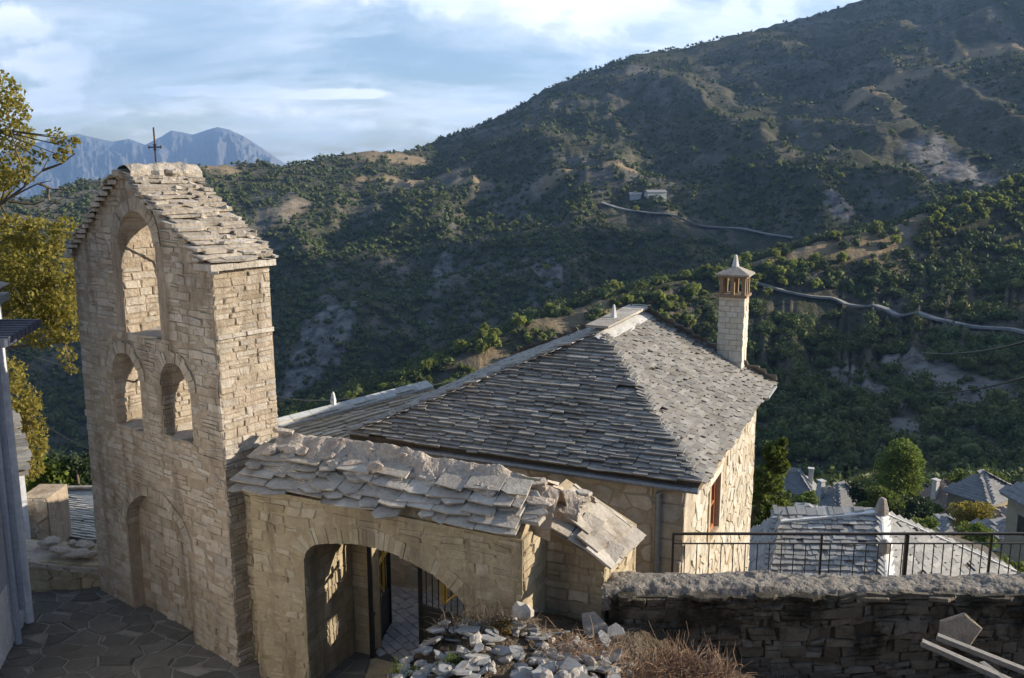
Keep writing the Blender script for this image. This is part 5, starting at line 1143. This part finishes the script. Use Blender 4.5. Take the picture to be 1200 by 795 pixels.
# ------------------------------------------------------------ trees
def tree_px(name, px, ytop, Y, rx, label, base=None, **k):
    p = at(px, ytop, Y); zb = H1(p.x, p.y) - .1 if base is None else base
    return tree(name, (p.x, p.y, zb), p.z - zb, rx, label, **k)
tree_px('broadleaf_tree', 1059, 519, 95, 3.5, 'tall dense rounded tree, the biggest of the village trees', shape='egg', clumps=60, leaves=9000, leaf=.17, seed=3, m='leafg')
tree_px('cypress', 993, 541, 108, 1.3, 'dark pointed conifer behind the cream village house', shape='cone', clumps=30, leaves=2500, leaf=.16, seed=4, m='leafd')
tree_px('broadleaf_tree', 1018, 556, 100, 2.2, 'dark tree between the conifer and the big rounded tree', clumps=26, leaves=3000, leaf=.17, seed=5, m='leafd')
tree_px('broadleaf_tree', 1034, 566, 84, 2.0, 'bright green tree in front of the big rounded tree', clumps=26, leaves=3200, leaf=.15, seed=6, m='leafg')
tree_px('broadleaf_tree', 1075, 578, 88, 2.2, 'dark green low tree at the foot of the big rounded tree', clumps=26, leaves=3000, leaf=.16, seed=7, m='leafd')
tree_px('broadleaf_tree', 1141, 582, 66, 1.9, 'pale yellow-green round tree in front of the largest village house', clumps=30, leaves=4200, leaf=.11, seed=8, m='leafy')
tree_px('broadleaf_tree', 1148, 610, 60, 1.3, 'small yellow-green bush below the pale yellow-green round tree', clumps=16, leaves=1800, leaf=.10, seed=18, m='leafg')
tree_px('broadleaf_tree', 1090, 602, 70, 1.3, 'olive green shrub above the right end of the lower pale roof', clumps=16, leaves=1800, leaf=.11, seed=9, m='leafg')
tree_px('broadleaf_tree', 1072, 607, 68, 1.0, 'smaller olive shrub, left of its neighbour above the lower pale roof', clumps=12, leaves=1300, leaf=.11, seed=10, m='leafg')
tree_px('broadleaf_tree', 1133, 546, 118, 2.6, 'green tree rising behind the left end of the largest house', clumps=24, leaves=2600, leaf=.2, seed=11, m='leafg')
tree_px('broadleaf_tree', 1166, 548, 120, 2.6, 'green tree rising behind the right end of the largest house', clumps=24, leaves=2600, leaf=.2, seed=12, m='leafg')
tree_px('broadleaf_tree', 945, 572, 98, 1.7, 'small tree between the two left village houses', clumps=20, leaves=2200, leaf=.15, seed=13, m='leafg')
for k_i, (px, yt, Y, rx, m_) in enumerate(((955, 566, 128, 2.2, 'leafd'), (1008, 572, 118, 2.4, 'leafg'), (1098, 566, 132, 2.4, 'leafd'), (1112, 556, 128, 2.2, 'leafg'), (1190, 560, 110, 2.4, 'leafd'), (1128, 604, 84, 1.6, 'leafd'), (1050, 590, 84, 1.8, 'leafd'), (1012, 590, 84, 1.5, 'leafg'), (925, 560, 140, 2.4, 'leafd'), (1088, 588, 92, 1.6, 'leafg'), (1170, 596, 96, 1.6, 'leafd'))):
    o_t = tree_px('garden_tree', px, yt, Y, rx, 'leafy green garden tree among the crowded roofs of the village', clumps=18, leaves=1900, leaf=.17, seed=70 + k_i, m=m_); o_t['group'] = 'garden trees between the village houses'
tree_px('broadleaf_tree', 1186, 636, 26, .7, 'bright leafy bush at the right end of the railing', clumps=14, leaves=1500, leaf=.07, seed=14, m='leafg')
# tree close to the right corner of the stone house
root = empty('walnut_tree', (7.4, 27.4, -10), 'bright green leafy tree against the right corner of the stone house', 'tree')
Cc = []
for px, py, Y, r_ in ((906, 530, 20, .28), (912, 545, 20, .25), (900, 560, 20, .4), (902, 585, 20, .5), (914, 600, 20, .35), (898, 612, 20.5, .5), (908, 630, 20.3, .4), (895, 645, 20, .5), (922, 606, 20.2, .16), (890, 575, 20.4, .5), (880, 620, 20.4, .6), (918, 518, 20, .08), (916, 530, 20, .1)):
    p = at(px, py, Y + 7.2) - Vector(root.location); Cc.append((p.x, p.y, p.z, r_ * 1.35))
V, Fc = leaf_quads(np.array(Cc), 5200, 1.0, .080, 3); o = tri_mesh('crown', V, Fc, M['leafg']); o.parent = root
tb = MB(); tb.tube([(7.4, 27.4, -10), (7.4, 27.4, -5), (7.5, 27.2, -2)], [.2, .15, .06], 7)
for c in Cc[::2]: tb.tube([Vector((7.4, 27.3, -5)), Vector(root.location) + Vector(c[:3])], [.05, .012], 5)
tb.build('trunk', M['bark'], root)
# plane tree at the left edge
root = empty('plane_tree', (-11.6, 18.0, -1.5), 'yellow-green sunlit tree at the left edge with bare twigs against the mountains', 'tree')
Cc = []
rt = random.Random(2)
for px, py, Y, r_ in ((10, 130, 17.5, .35), (-10, 110, 17.5, .5), (20, 160, 17.5, .30), (5, 190, 17.5, .45), (45, 185, 17, .16), (66, 160, 17, .18), (78, 172, 17, .14), (70, 182, 17, .12), (88, 165, 17, .08), (30, 205, 17, .18), (-20, 215, 17.6, .5), (8, 212, 17, .2),
                      (20, 270, 17, .35), (50, 275, 17, .35), (75, 268, 17, .25), (30, 310, 17, .55), (65, 310, 17, .45), (5, 330, 17.5, .6), (40, 350, 17, .5), (72, 350, 17, .4), (82, 385, 17, .3), (50, 390, 17, .35), (20, 370, 17.4, .5), (78, 415, 17, .18), (84, 432, 17, .12), (-20, 300, 17.7, .8), (-30, 380, 17.7, .8), (88, 330, 17, .22), (60, 360, 17.2, .4),
                      (5, 440, 17.6, .4), (18, 470, 17.6, .42), (35, 480, 17.6, .25), (30, 510, 17.6, .38), (45, 525, 17.6, .2), (22, 545, 17.6, .42), (42, 550, 17.6, .18), (0, 500, 17.8, .6), (44, 495, 17.6, .14)):
    p = at(px, py, Y) - Vector(root.location); Cc.append((p.x, p.y, p.z, r_))
Cn = np.array(Cc); wts = []
big_ = np.repeat(Cn, np.maximum(1, (Cn[:, 3] ** 2 * 60).astype(int)), 0)
V, Fc = leaf_quads(big_, 21000, 1.14, .044, 9); o = tri_mesh('crown', V, Fc, M['leafy']); o.parent = root
tb = MB(); R0 = Vector(root.location); F1 = R0 + Vector((.3, -.2, 4.0)); tb.tube([R0 - UP, R0 + Vector((0, 0, 2)), F1], [.22, .18, .13], 8)
lim = [(at(10, 330, 17.3), .05), (at(60, 330, 17), .035), (at(30, 480, 17.5), .04), (at(0, 240, 17.4), .06), (at(-15, 150, 17.5), .05), (at(75, 400, 17), .03)]
for p, r_ in lim: tb.tube([F1, F1.lerp(p, .5) + Vector((0, 0, .15)), p], [r_ * 1.8, r_ * 1.4, r_ * .5], 6)
b0 = lim[3][0]
for pts in ([(0, 240), (25, 225), (45, 215), (60, 212)], [(0, 240), (30, 218), (50, 200), (60, 180), (66, 168)], [(45, 215), (62, 222), (80, 222)], [(50, 200), (72, 192), (88, 180)], [(10, 236), (40, 240), (52, 235)], [(30, 218), (28, 200), (20, 180), (12, 150)], [(0, 285), (40, 262), (60, 240), (75, 232)], [(55, 218), (58, 235), (72, 238)], [(0, 262), (20, 268), (26, 285)]):
    tb.tube([at(a, b, 17.2) for a, b in pts], [.028, .018, .012, .006][:len(pts)] + [.004] * max(0, len(pts) - 4), 5)
for c in Cc[::1]: 
    j = min(range(len(lim)), key=lambda k: (lim[k][0] - R0 - Vector(c[:3])).length); tb.tube([lim[j][0], R0 + Vector(c[:3])], [.02, .006], 4)
tb.build('trunk', M['bark'], root)
for i, (px, py, r_, lb_) in enumerate(((58, 545, .55, 'leafy green shrub left of centre behind the pale slate shed'), (88, 548, .5, 'dull green shrub behind the pale slate shed, touching the bell tower'))):
    p = at(px, py, 23); tree('shrub', (p.x, p.y, p.z - 2.2), 3.0, .85, lb_, 'shrub', 'shrubs behind the slate shed', clumps=16, leaves=2400, leaf=.07, seed=40 + i, m='leafg' if i == 0 else 'leafd')

# ------------------------------------------------------------ wires
def wire(name, pts, r_, label, grp=None, n=14):
    P = [Vector(p) for p in pts]; a, b = P[0], P[-1]; mid = P[1]; mb = MB(); L_ = []
    for k in range(n + 1):
        t = k / n; L_.append(a * ((1 - t) ** 2) + (mid * 2 - (a + b) / 2) * (2 * t * (1 - t)) + b * t * t)
    mb.tube(L_, r_, 5); return tag(mb.build(name, M['iron']), label, 'cable', grp)
wire('cable', [at(318, 462, 13), at(420, 466, 17), at(560, 440, 22)], .008, 'thin cable running from the bell tower towards the house roof')
wire('cable', [at(-20, 400, 12), at(45, 420, 14), at(110, 440, 18)], .008, 'thin cable crossing the upper left behind the yellow-green tree')
wire('cable', [at(40, 488, 14), at(75, 512, 15), at(112, 530, 16)], .008, 'thin cable low on the left, sloping down to the bell tower')
wire('cable', [at(1080, 414, 40), at(1140, 413, 30), at(1230, 392, 20)], .03, 'upper of two dark cables in front of the hillside at the right edge')
wire('cable', [at(1100, 461, 40), at(1150, 455, 30), at(1230, 434, 20)], .03, 'lower of two dark cables in front of the hillside at the right edge')

# ------------------------------------------------------------ foreground rubble
rs = random.Random(17)
def ground(x, y): return H1(x, y)
GR1 = 'loose broken slate lying in the rubble heap in front of the gateway'; GR2 = 'loose pale rock lying in the rubble heap in front of the gateway'
sv_ = []
for k in range(9):
    m = MB(); rock(m, (0, 0, 0), (rs.uniform(.18, .42), rs.uniform(.14, .28), rs.uniform(.018, .035)), 500 + k, flat=True); o = m.build('broken_slate', M['rubble'], base=(0, 0, 0)); sv_.append(o.data); bpy.data.objects.remove(o)
rv_ = []
for k in range(8):
    m = MB(); rock(m, (0, 0, 0), (rs.uniform(.12, .3), rs.uniform(.10, .2), rs.uniform(.07, .15)), 600 + k); o = m.build('loose_rock', M['rocky'], base=(0, 0, 0)); rv_.append(o.data); bpy.data.objects.remove(o)
for k in range(295):
    px = rs.uniform(425, 860) if k < 90 else rs.uniform(430, 730); t = rs.random(); x0 = (px - 600) / F / .925
    y = rs.uniform(7.7, 9.15 if px < 720 else 8.6); x = x0 * y
    if px > 740 and rs.random() < .6: continue
    z = ground(x, y); me = rs.choice(sv_) if rs.random() < .62 else rs.choice(rv_); sl2 = me in sv_
    o = bpy.data.objects.new('broken_slate' if sl2 else 'loose_rock', me); col.objects.link(o); o.location = (x, y, z + rs.uniform(.01, .09)); o.rotation_euler = (rs.gauss(0, .22), rs.gauss(0, .22), rs.uniform(0, 6.28)); s_ = rs.uniform(.25, .7) if rs.random() < .45 else (rs.uniform(.6, 1.15) if sl2 else rs.uniform(.5, .95)); o.scale = (s_, s_, s_)
    tag(o, GR1 if sl2 else GR2, 'slate' if sl2 else 'rock', 'broken slates in the rubble' if sl2 else 'rocks in the rubble')
def one_rock(name, px, py, Y, sz, label, cat, m, flat=True, rot=0., tilt=(0, 0), seed=1, dz=0):
    p = at(px, py, Y); mb = MB(); rock(mb, p + UP * dz, sz, seed, rot=rot, flat=flat, tilt=tilt); return tag(mb.build(name, M[m]), label, cat)
one_rock('stone_slab', 697, 737, 9.35, (.34, .50, .05), 'flat pointed slab leaning against the foot of the gateway shoulder', 'slab', 'gslate', tilt=(1.15, 0), seed=3)
one_rock('stone_slab', 1123, 742, 9.12, (.62, .52, .05), 'large brownish slab leaning against the mossy wall at the right', 'slab', 'tmortar', tilt=(1.25, 0), seed=8)
one_rock('stone_slab', 722, 745, 9.2, (.25, .3, .04), 'small pale slab beside the pointed leaning slab', 'slab', 'rubble', tilt=(.7, .1), seed=5)
one_rock('boulder', 612, 716, 9.0, (.3, .22, .16), 'angular rock on top of the heap right under the gateway wall corner', 'rock', 'rocky', flat=False, seed=9)
def twigs(name, label, cat, centers, n, ln, rad, m, seed, flatness=.5, grp=None):
    r = random.Random(seed); mb = MB()
    for k in range(n):
        c = r.choice(centers); p = Vector(c[:3]) + Vector((r.gauss(0, c[3]), r.gauss(0, c[3] * .6), abs(r.gauss(0, c[3] * .45)) - .03)); d = Vector((r.gauss(0, 1), r.gauss(0, 1), r.gauss(.25, flatness))).normalized()
        l_ = ln * r.uniform(.5, 1.5); q = p + d * l_ * .5 + Vector((r.gauss(0, .15), r.gauss(0, .15), r.gauss(.1, .1))) * l_; e = q + (d + Vector((r.gauss(0, .5), r.gauss(0, .5), r.gauss(0, .4)))) * l_ * .45
        mb.tube([p, q, e], [rad, rad * .8, rad * .4], 3)
    return tag(mb.build(name, M[m]), label, cat, grp)
def gp_(px, py, Y=None):
    r = ray(px, py)
    for k in range(400):
        y = 7.2 + k * .006; p = Vector((0, 0, CZ)) + r * (y / r.y)
        if p.z <= ground(p.x, p.y): break
    return (p.x, min(p.y, 9.3), ground(p.x, min(p.y, 9.3)))
twigs('dry_brush', 'reddish heap of dry cut twigs at the bottom centre in front of the mossy wall', 'brushwood', [(*gp_(790, 790), .15), (*gp_(815, 792), .15), (*gp_(760, 792), .14), (*gp_(838, 795), .12), (*gp_(790, 778), .12), (*gp_(735, 795), .1)], 1700, .21, .0036, 'twig', 4)
twigs('dry_brush', 'dark tangle of dead brambles on the heap under the arch', 'brushwood', [(*gp_(570, 735), .16), (*gp_(548, 742), .14), (*gp_(592, 738), .12)], 900, .16, .0036, 'bark', 5)
twigs('dry_brush', 'sparse grey-brown twigs strewn over the rubble right of the heap', 'brushwood', [(*gp_(680, 776), .24)], 330, .20, .0035, 'twig', 6, .3)
def leafy(name, label, cat, centers, n, size, m, seed):
    root = empty(name, centers[0][:3], label, cat); C_ = np.array([(c[0] - centers[0][0], c[1] - centers[0][1], c[2] - centers[0][2] + c[3] * .6, c[3]) for c in centers]); V, Fc = leaf_quads(C_, n, 1., size, seed); o = tri_mesh('leaves', V, Fc, M[m]); o.parent = root
    s = MB()
    for k in range(7): s.tube([Vector(centers[0][:3]) - UP * .02, Vector(centers[0][:3]) + Vector((random.uniform(-.08, .08), random.uniform(-.05, .05), random.uniform(.1, .22)))], [.004, .002], 4)
    s.build('stem', M['leafg'], root)
leafy('weed', 'small green leafy weed growing among the broken slates', 'plant', [(*gp_(527, 783, 8.3), .09), (*gp_(533, 778, 8.35), .07), (*gp_(515, 788, 8.25), .07)], 260, .016, 'leafg', 2)
leafy('weed', 'low patch of green weed at the bottom edge of the rubble', 'plant', [(*gp_(466, 792, 8.2), .09), (*gp_(485, 793, 8.15), .08)], 260, .012, 'leafg', 3)
leafy('moss_clump', 'mustard yellow clump of plant at the foot of the gateway corner', 'plant', [(*gp_(592, 742, 9.0), .10), (*gp_(578, 742, 9.0), .06)], 520, .013, 'dryleaf', 4)
leafy('weed', 'rusty brown dead plant on the left of the rubble', 'plant', [(*gp_(463, 758, 8.7), .07), (*gp_(520, 768, 8.5), .06)], 260, .014, 'twig', 5)
def plank(p, q, label, w_=.085, h_=.028):
    m = MB(); m.bar(p, q, h_, w_); return tag(m.build('plank', M['plank']), label, 'plank', 'weathered planks by the mossy wall')
plank(at(1080, 753, 8.3), at(1200, 806, 7.9), 'weathered grey plank, longest and nearest of those at the lower right', .05, .075)
plank(at(1098, 746, 8.5), at(1215, 792, 8.1), 'weathered grey plank lying behind and parallel to the nearest one', .05, .07)
plank(at(1150, 778, 8.2), at(1180, 800, 7.9), 'short stub of grey plank crossing under the two long ones', .05, .06)
twigs('dead_weed', 'tall bare dead stalks standing in front of the mossy wall', 'plant', [(*gp_(915, 800), .07)], 9, .34, .005, 'plank', 8, 1.4)
